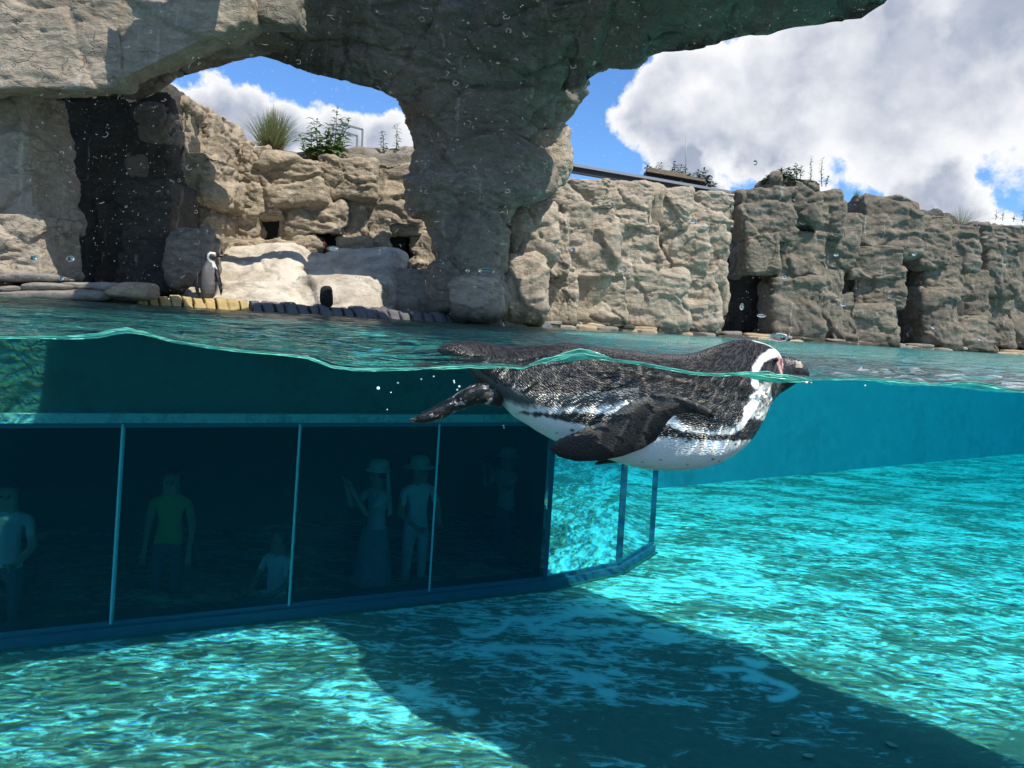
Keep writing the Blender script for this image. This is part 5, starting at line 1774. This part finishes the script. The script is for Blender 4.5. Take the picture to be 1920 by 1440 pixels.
# ---------------------------------------------------------------- bubbles, leaves
m, nt, out = material('air_bubble')
gl = nt.n('ShaderNodeBsdfPrincipled', ins={'Base Color': (0.75, 0.95, 0.95, 1), 'Roughness': 0.08, 'Specular IOR Level': 0.8})
nt.link(gl.outputs[0], out.inputs['Surface'])
M['bubble'] = m
p8, q8 = cube_template(5)
sph8 = p8 / np.linalg.norm(p8, axis=1, keepdims=True)
bub_src = None
for i, (x, y, r) in enumerate(((709, 728, 3.4), (746, 718, 2.0), (790, 711, 1.7), (813, 706, 1.5), (851, 714, 2.0), (852, 718, 1.5), (861, 725, 2.2), (857, 731, 2.2), (733, 736, 1.3), (726, 768, 1.4), (944, 798, 1.5),
                               (1505, 715, 3.0), (1511, 717, 3.6), (1517, 715, 2.6), (1521, 718, 2.0), (1498, 714, 2.4), (1622, 723, 1.6), (945, 802, 1.3))):
    if bub_src is None:
        bub_src = mesh_obj('bubble', sph8, q8, M['bubble'])
        o = bub_src
    else:
        o = bub_src.copy()
        C.objects.link(o)
    o.location = P(x, y, PY - 0.02)
    o.scale = (r * PY / F,) * 3
    grp = 'bubbles trailing behind the swimming penguin' if x < 1000 else 'bubbles under the swimming penguin bill'
    tag(o, 'tiny round air bubble trailing near the foot of the swimming penguin' if x < 1000 else 'tiny round air bubble below the bill of the swimming penguin', 'bubble', grp)
M['dead_leaf'] = simple('brown_dead_leaf', (0.30, 0.24, 0.16), 0.8)
for x, y, lab, ang in ((1455, 1378, 'curled brown leaf lying on the pool floor, the left one', 0.4), (1516, 1421, 'flat pale leaf on the pool floor near the bottom edge', 0.1), (1672, 1400, 'reddish brown leaf on the pool floor, the right one', -0.8)):
    v, f = [], []
    for i in range(9):
        t = i / 8
        w = 0.028 * math.sin(math.pi * min(max(t, 0.02), 0.98)) ** 0.8
        for k in (-1, 0, 1):
            v.append((0.1 * (t - 0.5), k * w, 0.006 + 0.02 * (t - 0.5) ** 2 + abs(k) * 0.012))
    for i in range(8):
        for k in (0, 1):
            f.append((i * 3 + k, i * 3 + k + 1, (i + 1) * 3 + k + 1, (i + 1) * 3 + k))
    o = mesh_obj('fallen_leaf', v, f, M['dead_leaf'])
    o.location = G(x, y, -2.995)
    o.rotation_euler = (0, 0, ang)
    tag(o, lab, 'leaf', 'fallen leaves on the pool floor')

# ---------------------------------------------------------------- the pane of the viewing window, with its lime spots and drops
m, nt, out = material('clear_pane')
tr = nt.n('ShaderNodeBsdfTransparent', ins={'Color': (1, 1, 1, 1)})
nt.link(tr.outputs[0], out.inputs['Surface'])
M['clear'] = m
win = empty('viewing_window', (0, PANE_Y - 0.004, -1.2), 'clear viewing pane flecked with lime spots and water drops', 'window pane')
mesh_obj('pane', [(-2.2, PANE_Y - 0.006, -1.4), (2.2, PANE_Y - 0.006, -1.4), (2.2, PANE_Y - 0.006, 1.4), (-2.2, PANE_Y - 0.006, 1.4)], [(0, 1, 2, 3)], M['clear'], win, smooth=False)
m, nt, out = material('lime_scale_spot')
di = nt.n('ShaderNodeBsdfDiffuse', ins={'Color': (0.75, 0.76, 0.76, 1)})
tp = nt.n('ShaderNodeBsdfTransparent')
mx = nt.n('ShaderNodeMixShader', ins={0: 0.38, 1: tp.outputs[0], 2: di.outputs[0]})
nt.link(mx.outputs[0], out.inputs['Surface'])
M['spot'] = m
r = np.random.default_rng(77)
YS = PANE_Y - 0.0035
sv, sf = [], []


def flat_poly(pts):
    b = len(sv)
    sv.extend([P(x, y, YS) for x, y in pts])
    sf.append(tuple(range(b, b + len(pts))))


def flat_line(pts, w):
    b = len(sv)
    pts = np.array(pts, float)
    for i in range(len(pts)):
        t = pts[min(i + 1, len(pts) - 1)] - pts[max(i - 1, 0)]
        t /= max(np.linalg.norm(t), 1e-6)
        n_ = np.array((-t[1], t[0])) * w / 2
        sv.extend([P(*(pts[i] - n_), YS), P(*(pts[i] + n_), YS)])
    for i in range(len(pts) - 1):
        sf.append((b + 2 * i, b + 2 * i + 1, b + 2 * i + 3, b + 2 * i + 2))


cl = fbm(np.stack([np.linspace(0, 9, 10)] * 3, 1), 3)
for _ in range(5200):
    x, y = r.uniform(-60, 1980), r.uniform(-40, 610 + 60)
    lim = 540 + 0.06 * x
    if y > lim or r.random() > 0.35 + 0.9 * float(fbm(np.array([[x / 160, y / 160, 2.0]]), 8, 2)[0]):
        continue
    s = 0.45 + 0.9 * r.random() ** 3
    a = r.uniform(0, 6.28)
    flat_poly([(x + s * math.cos(a + t) * r.uniform(0.6, 1.2), y + s * math.sin(a + t) * r.uniform(0.6, 1.2)) for t in (0, 1.57, 3.14, 4.71)])
for _ in range(620):
    x, y = r.uniform(-40, 1960), r.uniform(-20, 560)
    if y > 520 + 0.06 * x or r.random() > 0.25 + 1.0 * float(fbm(np.array([[x / 120, y / 120, 5.0]]), 9, 2)[0]) ** 1.5:
        continue
    R_ = 1.2 + 5.0 * r.random() ** 2.6
    a0, ln = r.uniform(0, 6.28), r.uniform(1.3, 6.0)
    el = r.uniform(0.6, 1.0)
    flat_line([(x + R_ * math.cos(a0 + t) * (1 + 0.15 * math.sin(3 * t + a0)), y + R_ * el * math.sin(a0 + t)) for t in np.linspace(0, ln, 10)], r.uniform(0.4, 0.8))
for _ in range(90):
    x, y = r.uniform(0, 1920), r.uniform(0, 560)
    a = r.normal(-0.6, 0.9)
    L_ = r.uniform(4, 14)
    flat_line([(x + L_ * t * math.cos(a), y + L_ * t * math.sin(a) + 2 * math.sin(t * 2 + a)) for t in np.linspace(0, 1, 5)], 0.7)
sp = mesh_obj('lime_spots', sv, sf, M['spot'], win, smooth=False)
sp['kind'] = 'stuff'
m, nt, out = material('water_drop_on_glass')
gb = nt.n('ShaderNodeBsdfGlass', ins={'IOR': 1.33, 'Roughness': 0.0})
nt.link(gb.outputs[0], out.inputs['Surface'])
M['drop'] = m
for (x, y, rx, ry) in ((63, 484, 7, 5), (132, 485, 8, 5.5), (912, 508, 16, 6), (625, 466, 12, 5), (1300, 416, 6, 4.5), (1321, 427, 8, 2.5), (1461, 632, 18, 9), (1416, 305, 4, 5), (1074, 468, 5, 4), (1168, 505, 7, 6), (1391, 575, 4, 7), (1428, 592, 9, 3.5),
                       (1471, 520, 6, 4), (1568, 478, 5, 3), (1581, 571, 6, 4), (1317, 591, 3, 5), (1339, 592, 3.5, 4.5), (877, 507, 4, 3), (1714, 477, 4, 3), (1750, 614, 4, 3), (1837, 636, 4, 3), (115, 522, 5, 4)):
    v = sph8 * np.array((rx, 1, ry)) * np.array((PANE_Y / F, 0.0016, PANE_Y / F))
    o = mesh_obj('water_drop', v + np.array(P(x, y, YS)), q8, M['drop'], win)
